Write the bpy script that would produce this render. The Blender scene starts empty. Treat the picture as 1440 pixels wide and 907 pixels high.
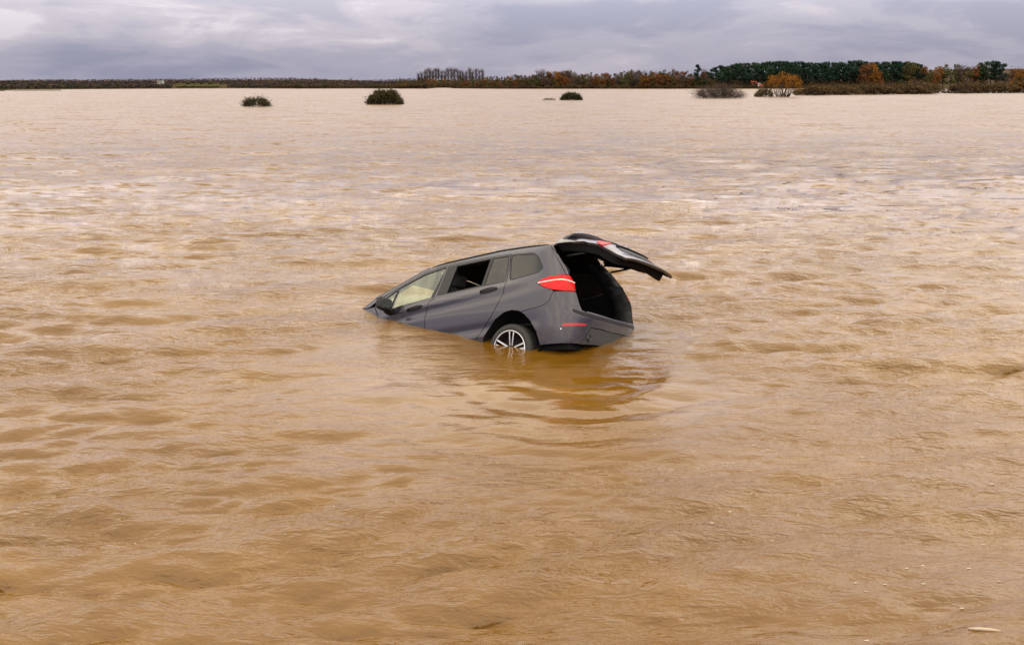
import bpy, bmesh, math, random
import numpy as np
from mathutils import Vector, Matrix, geometry

random.seed(7)
RNG = np.random.default_rng(11)
SC = bpy.context.scene
COL = SC.collection
R = math.radians

# ----------------------------------------------------------------- camera
F_PX, HOR, CAM_H, PW, PH = 1250.0, 116.0, 3.0536, 1440.0, 907.0
cd = bpy.data.cameras.new('camera'); cam = bpy.data.objects.new('camera', cd); COL.objects.link(cam)
cd.sensor_width = 36.0; cd.lens = F_PX / PW * 36.0; cd.clip_start = 0.1; cd.clip_end = 20000
cam.location = (0, 0, CAM_H)
cam.rotation_euler = (math.pi / 2 - math.atan((PH / 2 - HOR) / F_PX), 0, 0)
SC.camera = cam

# ----------------------------------------------------------------- sky, sun, exposure
SUN_EL, SUN_AZ = 46.0, 60.0          # azimuth measured clockwise from +Y (view direction)
w = bpy.data.worlds.new('World'); SC.world = w; w.use_nodes = True
nt = w.node_tree; nt.nodes.clear()
def wn(t, **k):
    n = nt.nodes.new(t)
    for a, b in k.items(): setattr(n, a, b)
    return n
def wl(a, b): nt.links.new(a, b)
def wmath(op, a, b=None, c=None, clamp=False):
    n = wn('ShaderNodeMath', operation=op, use_clamp=clamp)
    for i, v in enumerate((a, b, c)):
        if v is None: continue
        if isinstance(v, (int, float)): n.inputs[i].default_value = v
        else: wl(v, n.inputs[i])
    return n.outputs[0]
def wmix(f, a, b, blend='MIX'):
    n = wn('ShaderNodeMix', data_type='RGBA', blend_type=blend)
    for s, v in ((n.inputs[0], f), (n.inputs[6], a), (n.inputs[7], b)):
        if isinstance(v, (int, float)): s.default_value = v
        elif isinstance(v, tuple): s.default_value = (*v, 1)
        else: wl(v, s)
    return n.outputs[2]
out = wn('ShaderNodeOutputWorld'); bg = wn('ShaderNodeBackground'); wl(bg.outputs[0], out.inputs[0])
sky = wn('ShaderNodeTexSky', sky_type='NISHITA'); sky.sun_disc = False
sky.sun_elevation = R(SUN_EL); sky.sun_rotation = R(SUN_AZ); sky.air_density = 1.2; sky.dust_density = 2.0
geo = wn('ShaderNodeTexCoord'); sep = wn('ShaderNodeSeparateXYZ'); wl(geo.outputs['Generated'], sep.inputs[0])
zz = wmath('MAXIMUM', sep.outputs[2], 0.0)
def wnoise(scale, stretch, loc, detail=5, rough=.55, dist=0.0):
    m = wn('ShaderNodeMapping'); m.inputs['Scale'].default_value = stretch; m.inputs['Location'].default_value = loc
    wl(geo.outputs['Generated'], m.inputs[0])
    n = wn('ShaderNodeTexNoise'); n.inputs['Scale'].default_value = scale; n.inputs['Detail'].default_value = detail
    n.inputs['Roughness'].default_value = rough; n.inputs['Distortion'].default_value = dist
    wl(m.outputs[0], n.inputs[0]); return n.outputs[0]
n1 = wnoise(1.0, (2.6, 2.6, 13), (6.6, 0.4, 1.7), 5, .5, .3)       # broad cloud banks
n2 = wnoise(1.0, (8.0, 8.0, 32), (0.7, 3.1, 0.2), 6, .6, .5)        # torn edges and ripples
cl = wmath('ADD', wmath('MULTIPLY', n1, .62), wmath('MULTIPLY', n2, .38))
ramp = wn('ShaderNodeValToRGB'); wl(cl, ramp.inputs[0])
cr = ramp.color_ramp; cr.interpolation = 'EASE'
cr.elements[0].position = .40; cr.elements[0].color = (.76, .79, .97, 1)
cr.elements[1].position = .62; cr.elements[1].color = (1.55, 1.48, 1.50, 1)
e = cr.elements.new(.50); e.color = (1.0, .99, 1.12, 1)
e = cr.elements.new(.56); e.color = (1.22, 1.17, 1.25, 1)
# overcast sky: a darker bank low down, brightness above it shaped to light the water
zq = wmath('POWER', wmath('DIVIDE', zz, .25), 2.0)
shaped_lum = wmath('MULTIPLY_ADD', wmath('SUBTRACT', 1.0, wmath('EXPONENT', wmath('MULTIPLY', zq, -1.0))), 1.85, .350)
cloud = wmix(1.0, ramp.outputs[0], wmix(1.0, wmix(wmath('MULTIPLY', zz, 2.5, clamp=True), (1.17, 1.14, 1.28), (1.30, 1.20, .92)), shaped_lum, 'MULTIPLY'), 'MULTIPLY')
# Nishita daylight scaled to strength 0.1 shows faintly through the overcast
sk = wmix(1.0, sky.outputs[0], (.10, .10, .10), 'MULTIPLY')
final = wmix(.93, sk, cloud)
below = wmath('LESS_THAN', sep.outputs[2], -0.002)
final = wmix(below, final, (.30, .22, .14))
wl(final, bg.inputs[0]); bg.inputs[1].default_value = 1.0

sd = bpy.data.lights.new('sun', 'SUN'); sun = bpy.data.objects.new('sun', sd); COL.objects.link(sun)
sd.energy = .8; sd.angle = R(40); sd.color = (1.0, .93, .83)
az = R(SUN_AZ); el = R(SUN_EL)
sdir = Vector((math.sin(az) * math.cos(el), math.cos(az) * math.cos(el), math.sin(el)))
sun.rotation_euler = sdir.to_track_quat('Z', 'Y').to_euler()
SC.view_settings.view_transform = 'Standard'; SC.view_settings.look = 'None'
SC.view_settings.exposure = 0.0; SC.view_settings.gamma = 1.0; SC.view_settings.use_curve_mapping = False
SC.cycles.max_bounces = 8; SC.cycles.transparent_max_bounces = 12
SC.cycles.caustics_reflective = False; SC.cycles.caustics_refractive = False
SC.cycles.sample_clamp_indirect = 6.0

# ----------------------------------------------------------------- material helpers
def mat(name, base=(.5, .5, .5), rough=.5, metal=0.0, **k):
    m = bpy.data.materials.new(name); m.use_nodes = True
    b = m.node_tree.nodes['Principled BSDF']
    b.inputs['Base Color'].default_value = (*base, 1); b.inputs['Roughness'].default_value = rough
    b.inputs['Metallic'].default_value = metal
    for a, v in k.items():
        b.inputs[a.replace('_', ' ')].default_value = v
    return m
class NB:
    """tiny node builder for one material"""
    def __init__(s, m): s.t = m.node_tree; s.b = s.t.nodes.get('Principled BSDF')
    def n(s, t, **k):
        n = s.t.nodes.new(t)
        for a, v in k.items(): setattr(n, a, v)
        return n
    def l(s, a, b): s.t.links.new(a, b)
    def math(s, op, a, b=None, c=None, clamp=False):
        n = s.n('ShaderNodeMath', operation=op, use_clamp=clamp)
        for i, v in enumerate((a, b, c)):
            if v is None: continue
            if isinstance(v, (int, float)): n.inputs[i].default_value = v
            else: s.l(v, n.inputs[i])
        return n.outputs[0]
    def mix(s, f, a, b, blend='MIX'):
        n = s.n('ShaderNodeMix', data_type='RGBA', blend_type=blend)
        for q, v in ((n.inputs[0], f), (n.inputs[6], a), (n.inputs[7], b)):
            if isinstance(v, (int, float)): q.default_value = v
            elif isinstance(v, tuple): q.default_value = (*v, 1)
            else: s.l(v, q)
        return n.outputs[2]
    def noise(s, scale, stretch=(1, 1, 1), loc=(0, 0, 0), detail=4, rough=.5, dist=0.0, coord='Object', rotz=0.0):
        tc = s.n('ShaderNodeTexCoord'); mp = s.n('ShaderNodeMapping')
        mp.inputs['Scale'].default_value = stretch; mp.inputs['Location'].default_value = loc
        mp.inputs['Rotation'].default_value = (0, 0, rotz)
        s.l(tc.outputs[coord], mp.inputs[0])
        n = s.n('ShaderNodeTexNoise'); n.inputs['Scale'].default_value = scale
        n.inputs['Detail'].default_value = detail; n.inputs['Roughness'].default_value = rough
        n.inputs['Distortion'].default_value = dist
        s.l(mp.outputs[0], n.inputs[0]); return n.outputs[0]
    def ramp(s, v, stops):
        n = s.n('ShaderNodeValToRGB'); s.l(v, n.inputs[0]); c = n.color_ramp
        c.elements[0].position, c.elements[0].color = stops[0][0], (*stops[0][1], 1)
        c.elements[1].position, c.elements[1].color = stops[-1][0], (*stops[-1][1], 1)
        for p, q in stops[1:-1]: c.elements.new(p).color = (*q, 1)
        return n.outputs[0]
    def bump(s, h, dist, strength=1.0, normal=None):
        n = s.n('ShaderNodeBump'); n.inputs['Distance'].default_value = dist; n.inputs['Strength'].default_value = strength
        s.l(h, n.inputs['Height'])
        if normal is not None: s.l(normal, n.inputs['Normal'])
        return n.outputs[0]

M = {}
# --- muddy flood water: brown silt body under a smooth dielectric surface
m = M['water'] = mat('flood_water', (.17, .08, .02), .03, IOR=1.45)
nb = NB(m)
v = nb.noise(.16, (1, 1.9, 1), (3, 1, 0), 4, .55, .5)
v2 = nb.noise(.9, (1, 1.6, 1), (0, 5, 0), 3, .5, .8)
silt = nb.math('ADD', nb.math('MULTIPLY', v, .65), nb.math('MULTIPLY', v2, .35))
nb.l(nb.ramp(silt, [(.36, (.106, .0465, .0040)), (.52, (.128, .060, .0062)), (.66, (.158, .080, .012))]), nb.b.inputs['Base Color'])
at = nb.n('ShaderNodeAttribute', attribute_name='unresolved')        # 0 where the mesh carries the waves, 1 where they are finer than its cells
lod = at.outputs['Fac']
patch = nb.ramp(nb.noise(.33, (1, 2.0, 1), (4, 2, 0), 3, .5, .6), [(.36, (.35, .35, .35)), (.62, (1, 1, 1))])
def ridge(v): return nb.math('SUBTRACT', 1.0, nb.math('ABSOLUTE', nb.math('MULTIPLY_ADD', v, 2.0, -1.0)))
b1 = nb.noise(1.3, (1, 3.0, 1), (0, 0, 0), 2, .5, .05)
b2 = ridge(nb.noise(2.6, (1, 3.2, 1), (7, 3, 0), 3, .5, .12))
b4 = ridge(nb.noise(24, (1, 2.6, 1), (3, 4, 0), 2, .5, .1))
b3 = ridge(nb.noise(8.5, (1, 3.0, 1), (1, 9, 0), 2, .5, .15))
hsum = nb.math('ADD', nb.math('ADD', nb.math('MULTIPLY', b1, .025), nb.math('MULTIPLY', nb.math('MULTIPLY', b2, .038), patch)),
               nb.math('MULTIPLY', nb.math('MULTIPLY_ADD', b4, .0055, nb.math('MULTIPLY', b3, .0165)), patch))
sh_ = nb.n('ShaderNodeAttribute', attribute_name='shelter')        # lee of the car: less chop
bn = nb.bump(nb.math('MULTIPLY', hsum, nb.math('MULTIPLY_ADD', sh_.outputs['Fac'], -.85, 1.0)), 1.0, 1.0)
# slopes of the unresolved chop, added to the normal directly so that they keep their steepness far out
def slopes(scale, loc, k):
    tcn = nb.n('ShaderNodeTexCoord'); mp = nb.n('ShaderNodeMapping'); mp.inputs['Scale'].default_value = (1, 3.0, 1); mp.inputs['Location'].default_value = loc
    nb.l(tcn.outputs['Object'], mp.inputs[0]); n = nb.n('ShaderNodeTexNoise'); n.inputs['Scale'].default_value = scale; n.inputs['Detail'].default_value = 3
    nb.l(mp.outputs[0], n.inputs[0])
    a = nb.n('ShaderNodeVectorMath', operation='SUBTRACT'); nb.l(n.outputs['Color'], a.inputs[0]); a.inputs[1].default_value = (.5, .5, .5)
    m_ = nb.n('ShaderNodeVectorMath', operation='MULTIPLY'); nb.l(a.outputs[0], m_.inputs[0]); m_.inputs[1].default_value = (k * 1.2, k, 0)
    return m_.outputs[0]
sa = nb.n('ShaderNodeVectorMath', operation='ADD'); nb.l(slopes(.55, (0, 0, 0), 1.2), sa.inputs[0]); nb.l(slopes(2.3, (5, 1, 0), 3.6), sa.inputs[1])
sb = nb.n('ShaderNodeVectorMath', operation='ADD'); nb.l(sa.outputs[0], sb.inputs[0]); nb.l(slopes(.22, (2, 7, 0), 1.3), sb.inputs[1])
sc_ = nb.n('ShaderNodeVectorMath', operation='SCALE'); nb.l(sb.outputs[0], sc_.inputs[0]); nb.l(nb.math('MULTIPLY_ADD', lod, .92, .08), sc_.inputs['Scale'])
sn_ = nb.n('ShaderNodeVectorMath', operation='ADD'); nb.l(bn, sn_.inputs[0]); nb.l(sc_.outputs[0], sn_.inputs[1])
nn_ = nb.n('ShaderNodeVectorMath', operation='NORMALIZE'); nb.l(sn_.outputs[0], nn_.inputs[0])
nb.l(nn_.outputs[0], nb.b.inputs['Normal'])
nb.l(nb.math('MULTIPLY_ADD', nb.math('POWER', lod, 5.0), .28, .005), nb.b.inputs['Roughness'])   # far chop is finer than a pixel: rough surface

# --- car materials
m = M['paint'] = mat('grey_paint', (.118, .112, .138), .22, .65, Coat_Weight=.5, Coat_Roughness=.06, Coat_IOR=1.5)
nb = NB(m)
tc = nb.n('ShaderNodeTexCoord'); sp = nb.n('ShaderNodeSeparateXYZ'); nb.l(tc.outputs['Object'], sp.inputs[0])
d1 = nb.noise(3.2, (1, 1, 1.6), (2, 2, 1), 5, .6, .4)
low = nb.math('MULTIPLY_ADD', sp.outputs[2], -1.9, 1.02)                     # splashed mud film sits low on the panels
mud = nb.math('MULTIPLY', nb.math('MULTIPLY_ADD', d1, 2.4, -.95, clamp=True), low, clamp=True)
mud = nb.math('MULTIPLY', mud, .8)
fl = nb.noise(380, detail=1)
nb.l(nb.mix(mud, nb.mix(fl, (.028, .026, .034), (.045, .042, .053)), (.20, .135, .085)), nb.b.inputs['Base Color'])
nb.l(nb.math('MULTIPLY_ADD', mud, -.6, .65, clamp=True), nb.b.inputs['Metallic'])
nb.l(nb.math('MULTIPLY_ADD', mud, .6, .23), nb.b.inputs['Roughness'])
nb.l(nb.math('MULTIPLY_ADD', mud, -.5, .5, clamp=True), nb.b.inputs['Coat Weight'])
M['liner'] = mat('dark_lining', (.006, .006, .007), .9, Specular_IOR_Level=.2)
M['black'] = mat('black_plastic', (.007, .007, .008), .5, Specular_IOR_Level=.3)
nb = NB(M['black']); nb.l(nb.math('MULTIPLY_ADD', nb.noise(30), .25, .38), nb.b.inputs['Roughness'])
M['gloss'] = mat('gloss_black_trim', (.007, .007, .009), .25, Specular_IOR_Level=.22)
M['seat'] = mat('dark_seat_fabric', (.036, .036, .039), .9)
nb = NB(M['seat']); nb.l(nb.bump(nb.noise(90), .004), nb.b.inputs['Normal'])
M['rubber'] = mat('tyre_rubber', (.022, .021, .020), .75)
nb = NB(M['rubber']); nb.l(nb.bump(nb.noise(60, (1, 1, 1)), .003), nb.b.inputs['Normal'])
M['alloy'] = mat('polished_alloy', (.55, .55, .56), .32, .7)
M['alloydark'] = mat('dark_alloy', (.02, .02, .022), .4, .3)
M['chrome'] = mat('chrome', (.75, .75, .76), .15, 1.0)
M['mirror'] = mat('mirror_silver', (.30, .31, .33), .05, 1.0)
M['white'] = mat('white_plastic', (.8, .8, .8), .4)
M['redlens'] = mat('red_lens', (.62, .012, .016), .3, Specular_IOR_Level=.2)
nb = NB(M['redlens'])
wv = nb.n('ShaderNodeTexWave'); wv.bands_direction = 'Z'; wv.inputs['Scale'].default_value = 13; wv.inputs['Distortion'].default_value = .6
tcx = nb.n('ShaderNodeTexCoord'); nb.l(tcx.outputs['Object'], wv.inputs[0])
nb.l(nb.mix(wv.outputs[1], (.30, .003, .005), (.78, .012, .014)), nb.b.inputs['Base Color'])
M['lightbar'] = mat('pale_light_bar', (.85, .50, .48), .15)
M['reflector'] = mat('red_reflector', (.40, .015, .015), .2)
M['blue'] = mat('emblem_blue', (.03, .15, .45), .3)
def glass(name, tint, gloss_tint=(1, 1, 1)):
    m = bpy.data.materials.new(name); m.use_nodes = True; t = m.node_tree; t.nodes.clear()
    o = t.nodes.new('ShaderNodeOutputMaterial'); mx = t.nodes.new('ShaderNodeMixShader')
    tr = t.nodes.new('ShaderNodeBsdfTransparent'); gl = t.nodes.new('ShaderNodeBsdfGlossy'); fr = t.nodes.new('ShaderNodeFresnel')
    tr.inputs[0].default_value = (*tint, 1); gl.inputs['Roughness'].default_value = .02; gl.inputs[0].default_value = (*gloss_tint, 1)
    ge = t.nodes.new('ShaderNodeNewGeometry'); mi = t.nodes.new('ShaderNodeMix'); mi.inputs[2].default_value = 1.45; mi.inputs[3].default_value = 1 / 1.45
    t.links.new(ge.outputs['Backfacing'], mi.inputs[0]); t.links.new(mi.outputs[0], fr.inputs[0])
    tx = t.nodes.new('ShaderNodeTexCoord'); no = t.nodes.new('ShaderNodeTexNoise'); no.inputs['Scale'].default_value = 1.7
    bp = t.nodes.new('ShaderNodeBump'); bp.inputs['Distance'].default_value = .004
    t.links.new(tx.outputs['Object'], no.inputs[0]); t.links.new(no.outputs[0], bp.inputs['Height'])
    t.links.new(bp.outputs[0], gl.inputs['Normal'])
    t.links.new(fr.outputs[0], mx.inputs[0]); t.links.new(tr.outputs[0], mx.inputs[1]); t.links.new(gl.outputs[0], mx.inputs[2])
    t.links.new(mx.outputs[0], o.inputs[0]); return m
M['clear'] = glass('greenish_glass', (.88, .955, .86))
M['privacy'] = glass('privacy_glass', (.07, .07, .075))

# ----------------------------------------------------------------- object helpers
def link(o, parent=None):
    COL.objects.link(o)
    if parent is not None: o.parent = parent
    return o
def new_mesh(name, verts, faces, mats, midx=None, smooth=True):
    me = bpy.data.meshes.new(name)
    me.from_pydata([tuple(v) for v in verts], [], faces)
    for m_ in (mats if isinstance(mats, (list, tuple)) else [mats]): me.materials.append(m_)
    if midx is not None: me.polygons.foreach_set('material_index', midx)
    me.polygons.foreach_set('use_smooth', [smooth] * len(me.polygons))
    me.update(); return me
def obj(name, me, parent=None, **props):
    o = bpy.data.objects.new(name, me); link(o, parent)
    for k, v in props.items(): o[k] = v
    return o
def bm_obj(name, bm, m, parent=None, smooth=False, **props):
    me = bpy.data.meshes.new(name); bm.normal_update(); bm.to_mesh(me); bm.free()
    for m_ in (m if isinstance(m, (list, tuple)) else [m]): me.materials.append(m_)
    me.polygons.foreach_set('use_smooth', [smooth] * len(me.polygons)); me.update()
    return obj(name, me, parent, **props)
def thing(name, label, cat, mtx, group=None):
    o = bpy.data.objects.new(name, None); COL.objects.link(o); o.empty_display_size = .3
    o.matrix_world = mtx; o['label'] = label; o['category'] = cat
    if group: o['group'] = group
    return o

# ================================================================= CAR SKIN (car space: x forward, y left, z up; rear axle at x = 0)
def smooth_prof(xs, ys, sig, lo, hi, n=800):
    g = np.linspace(lo, hi, n); v = np.interp(g, xs, ys)
    k = np.arange(-60, 61) * (g[1] - g[0]); ww = np.exp(-.5 * (k / sig) ** 2); ww /= ww.sum()
    return g, np.convolve(np.pad(v, 60, mode='edge'), ww, 'valid')
PZ, PY = smooth_prof([-.1, .2, .45, .75, .93, 1.03, 1.45, 1.53, 1.60], [.80, .862, .893, .902, .880, .847, .668, .615, .52], .03, -.1, 1.62)
XRZ, XRV = smooth_prof([.2, .3, .5, .62, .72, .95, 1.1, 1.55], [-.88, -.905, -.925, -.935, -.90, -.885, -.83, -.62], .03, .1, 1.62)
CL = .55
def half(x, z):
    ww = np.interp(z, PZ, PY); x0 = np.interp(z, XRZ, XRV) + CL
    t = np.clip((x0 - x) / CL, 0, 1)
    tf = np.clip((x - 1.3) / 1.3, 0, 1.6)
    return ww * (1 - t ** 4.5) ** (1 / 3) * (1 - .17 * tf ** 1.6)
NU, NZ = 700, 160
UG = np.linspace(-1.75, 3.2, NU); ZG = np.linspace(0, 1.62, NZ)
TX = np.zeros((NZ, NU)); TY = np.zeros((NZ, NU)); UC = np.zeros(NZ)
for i_, z_ in enumerate(ZG):
    x0 = np.interp(z_, XRZ, XRV) + CL
    ph = np.linspace(0, np.pi / 2, 3000)
    xs = x0 - CL * np.sin(ph) ** (2 / 4.5); ysx = np.interp(z_, PZ, PY) * np.cos(ph) ** (2 / 3)
    xf = np.linspace(3.2, x0, 600)[:-1]
    X = np.concatenate([xf, xs]); Y = np.concatenate([half(xf, z_), ysx])
    X = np.append(X, X[-1]); Y = np.append(Y, -1.0)
    s_ = np.concatenate([[0], np.cumsum(np.hypot(np.diff(X), np.diff(Y)))])
    j_ = np.argmin(np.abs(X - .2)); u_ = .2 - (s_ - s_[j_]); mm = X > .2; u_[mm] = X[mm]
    TX[i_] = np.interp(UG, u_[::-1], X[::-1]); TY[i_] = np.interp(UG, u_[::-1], Y[::-1]); UC[i_] = u_[-2]
def uc(z): return float(np.interp(z, ZG, UC))          # unwrapped position of the centre line at the rear
def S(u, z):
    u = np.asarray(u, float); z = np.asarray(z, float)
    fu = np.clip((u - UG[0]) / (UG[1] - UG[0]), 0, NU - 1.001); fz = np.clip((z - ZG[0]) / (ZG[1] - ZG[0]), 0, NZ - 1.001)
    i = fu.astype(int); j = fz.astype(int); a = fu - i; b = fz - j
    def s(T): return (T[j, i] * (1 - a) + T[j, i + 1] * a) * (1 - b) + (T[j + 1, i] * (1 - a) + T[j + 1, i + 1] * a) * b
    x, y = s(TX), s(TY)
    # shoulder crease through the handles and a soft hollow low in the doors
    f = np.clip((x + .45) / .5, 0, 1) * np.clip((2.3 - x) / .4, 0, 1)
    zc = 1.02 - .105 * (x - .1)
    y = y + f * (.010 * np.exp(-((z - zc) / .035) ** 2) - .012 * np.exp(-((z - zc + .10) / .05) ** 2))
    zl = .50 - .06 * (x - .6)
    y = y + f * (.012 * np.exp(-((z - zl + .09) / .06) ** 2) - .012 * np.exp(-((z - zl) / .06) ** 2))
    return np.stack([x, y, z], -1)
def N(u, z, e=.006):
    a = S(np.asarray(u) - e, z) - S(np.asarray(u) + e, z); b = S(u, np.asarray(z) + e) - S(u, np.asarray(z) - e)
    n = np.cross(a, b); n /= np.linalg.norm(n, axis=-1, keepdims=True) + 1e-12
    return n
def densify(poly, step=.03):
    o_ = []
    for a, b in zip(poly, poly[1:] + poly[:1]):
        n = max(1, int(math.dist(a, b) / step))
        o_ += [(a[0] + (b[0] - a[0]) * t / n, a[1] + (b[1] - a[1]) * t / n) for t in range(n)]
    return o_
def area(p): return .5 * sum(a[0] * b[1] - b[0] * a[1] for a, b in zip(p, p[1:] + p[:1]))
def fillet(poly, r, only=None):
    o_ = []; n = len(poly)
    for i in range(n):
        p0, p1, p2 = (Vector(poly[i - 1]), Vector(poly[i]), Vector(poly[(i + 1) % n]))
        if only is not None and i not in only: o_.append(tuple(p1)); continue
        d0 = (p0 - p1); d2 = (p2 - p1); q = min(r, d0.length * .45, d2.length * .45)
        a = p1 + d0.normalized() * q; b = p1 + d2.normalized() * q
        for t in np.linspace(0, 1, 5): o_.append(tuple((1 - t) ** 2 * a + 2 * t * (1 - t) * p1 + t * t * b))
    return o_
def inset(poly, d):
    if area(poly) < 0: poly = poly[::-1]
    n = len(poly); o_ = []
    for i in range(n):
        a, b, c = Vector(poly[i - 1]), Vector(poly[i]), Vector(poly[(i + 1) % n])
        e1 = (b - a); e2 = (c - b)
        if e1.length < 1e-6 or e2.length < 1e-6: o_.append(tuple(b)); continue
        n1 = Vector((-e1.y, e1.x)).normalized(); n2 = Vector((-e2.y, e2.x)).normalized()
        k = n1 + n2; L2 = max(k.length, .5); k = k.normalized() * min(2.0, 2 / L2)
        o_.append(tuple(b + k * d))
    return o_
def inside(pts, poly):
    x, y = pts[:, 0], pts[:, 1]; r_ = np.zeros(len(pts), bool); P = np.array(poly); Q = np.roll(P, -1, 0)
    for (x1, y1), (x2, y2) in zip(P, Q):
        if y1 == y2: continue
        c = ((y1 > y) != (y2 > y)) & (x < (x2 - x1) * (y - y1) / (y2 - y1) + x1); r_ ^= c
    return r_
def tri_poly(poly, holes=(), step=.035):
    loops = [densify(poly, step)] + [densify(list(h), step) for h in holes]
    pts = []; edges = []
    for lp in loops:
        b0 = len(pts); pts += lp; n = len(lp); edges += [(b0 + i, b0 + (i + 1) % n) for i in range(n)]
    A = np.array(pts)
    gx = np.arange(A[:, 0].min(), A[:, 0].max(), step); gz = np.arange(A[:, 1].min(), A[:, 1].max(), step)
    G = np.array(np.meshgrid(gx, gz)).reshape(2, -1).T
    if len(G):
        k = inside(G, loops[0])
        for h in loops[1:]: k &= ~inside(G, h)
        G = G[k]
        if len(G):
            dm = np.min(np.hypot(G[:, None, 0] - A[None, :, 0], G[:, None, 1] - A[None, :, 1]), 1); G = G[dm > step * .45]
    allp = [Vector((a, b)) for a, b in pts] + [Vector((a, b)) for a, b in G]
    vs, es, fs, *_ = geometry.delaunay_2d_cdt(allp, edges, [], 0, 1e-6)
    V = np.array([(v.x, v.y) for v in vs]); Fc = np.array(fs)
    cen = V[Fc].mean(1); k = inside(cen, loops[0])
    for h in loops[1:]: k &= ~inside(cen, h)
    Fc = Fc[k]
    ar = (V[Fc[:, 1], 0] - V[Fc[:, 0], 0]) * (V[Fc[:, 2], 1] - V[Fc[:, 0], 1]) - (V[Fc[:, 2], 0] - V[Fc[:, 0], 0]) * (V[Fc[:, 1], 1] - V[Fc[:, 0], 1])
    Fc[ar < 0] = Fc[ar < 0][:, ::-1]
    return V, Fc[np.abs(ar) > 1e-9]
def shell(name, V3, N3, Fc, thick, mats, parent, xf=None, side=1, rim=True):
    """outer surface V3 with analytic normals, an inner copy at -thick and a closing rim"""
    V3 = V3.copy(); N3 = N3.copy()
    if xf is not None: V3, N3 = xf(V3, N3)
    if side < 0: V3 = V3 * [1, -1, 1]; N3 = N3 * [1, -1, 1]
    e1 = V3[Fc[:, 1]] - V3[Fc[:, 0]]; e2 = V3[Fc[:, 2]] - V3[Fc[:, 0]]
    fl = np.einsum('ij,ij->i', np.cross(e1, e2), N3[Fc].mean(1)) < 0
    Fc = Fc.copy()
    if fl.mean() > .5: Fc = Fc[:, ::-1]
    n = len(V3); verts = np.vstack([V3, V3 - N3 * thick])
    faces = [tuple(f) for f in Fc]; nout = len(faces)
    faces += [(f[2] + n, f[1] + n, f[0] + n) for f in Fc]; nin = len(faces)
    if rim:
        cnt = {}
        for f in Fc:
            for a, b in ((f[0], f[1]), (f[1], f[2]), (f[2], f[0])): cnt[(a, b)] = 1
        for (a, b) in list(cnt):
            if (b, a) not in cnt: faces.append((b, a, a + n, b + n))
    midx = [0] * nout + [1 if len(mats) > 1 else 0] * (nin - nout) + [0] * (len(faces) - nin)
    me = new_mesh(name, verts, faces, mats, midx)
    ln = np.zeros((len(me.loops), 3)); vi = np.zeros(len(me.loops), int); me.loops.foreach_get('vertex_index', vi)
    NN = np.vstack([N3, -N3]); ln[:] = NN[vi]
    fn = np.zeros((len(me.polygons), 3)).ravel(); me.polygons.foreach_get('normal', fn); fn = fn.reshape(-1, 3)
    k = nin * 3
    if len(vi) > k: ln[k:] = np.repeat(fn[nin:], 4, 0)
    me.normals_split_custom_set([tuple(q) for q in ln])
    return obj(name, me, parent)
def panel(name, poly, mats, parent, holes=(), off=0.0, thick=.02, side=1, gap=.004, step=.035, xf=None, both=False):
    if not isinstance(mats, (list, tuple)): mats = [mats]
    poly = inset(list(poly), gap) if gap else list(poly)
    if both:                                                   # one piece across the rear centre line
        V, Fc = tri_poly(poly, holes, step); V3 = S(V[:, 0], V[:, 1]); N3 = N(V[:, 0], V[:, 1])
        cx = np.array([uc(z) for z in V[:, 1]]); c = V[:, 0] <= cx + .02
        N3[c] = N3[c] * [1, 0, 1]; N3 /= np.linalg.norm(N3, axis=1, keepdims=True)
        V3[c, 1] = 0.0
        V3 = V3 + N3 * off; V3[c, 1] = 0.0
        n = len(V3); V3 = np.vstack([V3, V3 * [1, -1, 1]]); N3 = np.vstack([N3, N3 * [1, -1, 1]]); Fc = np.vstack([Fc, Fc[:, ::-1] + n])
        return shell(name, V3, N3, Fc, thick, mats, parent, xf)
    V, Fc = tri_poly(poly, holes, step); V3 = S(V[:, 0], V[:, 1]); N3 = N(V[:, 0], V[:, 1])
    return shell(name, V3 + N3 * off, N3, Fc, thick, mats, parent, xf, side)

# ----------------------------------------------------------------- generic solid helpers (bmesh)
def box(bm, c, s, rot=None, bev=0.0):
    r_ = bmesh.ops.create_cube(bm, size=1.0); vs = r_['verts']
    for v in vs: v.co = Vector((v.co.x * s[0], v.co.y * s[1], v.co.z * s[2]))
    if bev:
        es = list({e for v in vs for e in v.link_edges}); q = bmesh.ops.bevel(bm, geom=es, offset=bev, segments=2, affect='EDGES', profile=.5)
        vs = list({v for f in q['faces'] for v in f.verts} | {v for v in vs if v.is_valid})
    for v in vs:
        if rot is not None: v.co = rot @ v.co
        v.co += Vector(c)
    return vs
def tube(bm, pts, rad, seg=8, cap=True):
    pts = [Vector(p) for p in pts]; rads = rad if isinstance(rad, (list, tuple)) else [rad] * len(pts); rings = []
    for i, p in enumerate(pts):
        d = (pts[min(i + 1, len(pts) - 1)] - pts[max(i - 1, 0)]).normalized()
        a = d.orthogonal().normalized() if i == 0 else (rings_a - d * rings_a.dot(d)).normalized()
        rings_a = a; b = d.cross(a)
        rings.append([bm.verts.new(p + (a * math.cos(2 * math.pi * k / seg) + b * math.sin(2 * math.pi * k / seg)) * rads[i]) for k in range(seg)])
    for r0, r1 in zip(rings, rings[1:]):
        for k in range(seg): bm.faces.new((r0[k], r0[(k + 1) % seg], r1[(k + 1) % seg], r1[k]))
    if cap: bm.faces.new(rings[0][::-1]); bm.faces.new(rings[-1])
def lathe(bm, prof, seg=48, axis='Y', c=(0, 0, 0)):
    rings = []
    for r_, a in prof:
        rings.append([bm.verts.new(Vector(c) + Vector((r_ * math.cos(2 * math.pi * k / seg), a, r_ * math.sin(2 * math.pi * k / seg)))) for k in range(seg)])
    for r0, r1 in zip(rings, rings[1:]):
        for k in range(seg): bm.faces.new((r0[k], r0[(k + 1) % seg], r1[(k + 1) % seg], r1[k]))

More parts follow.
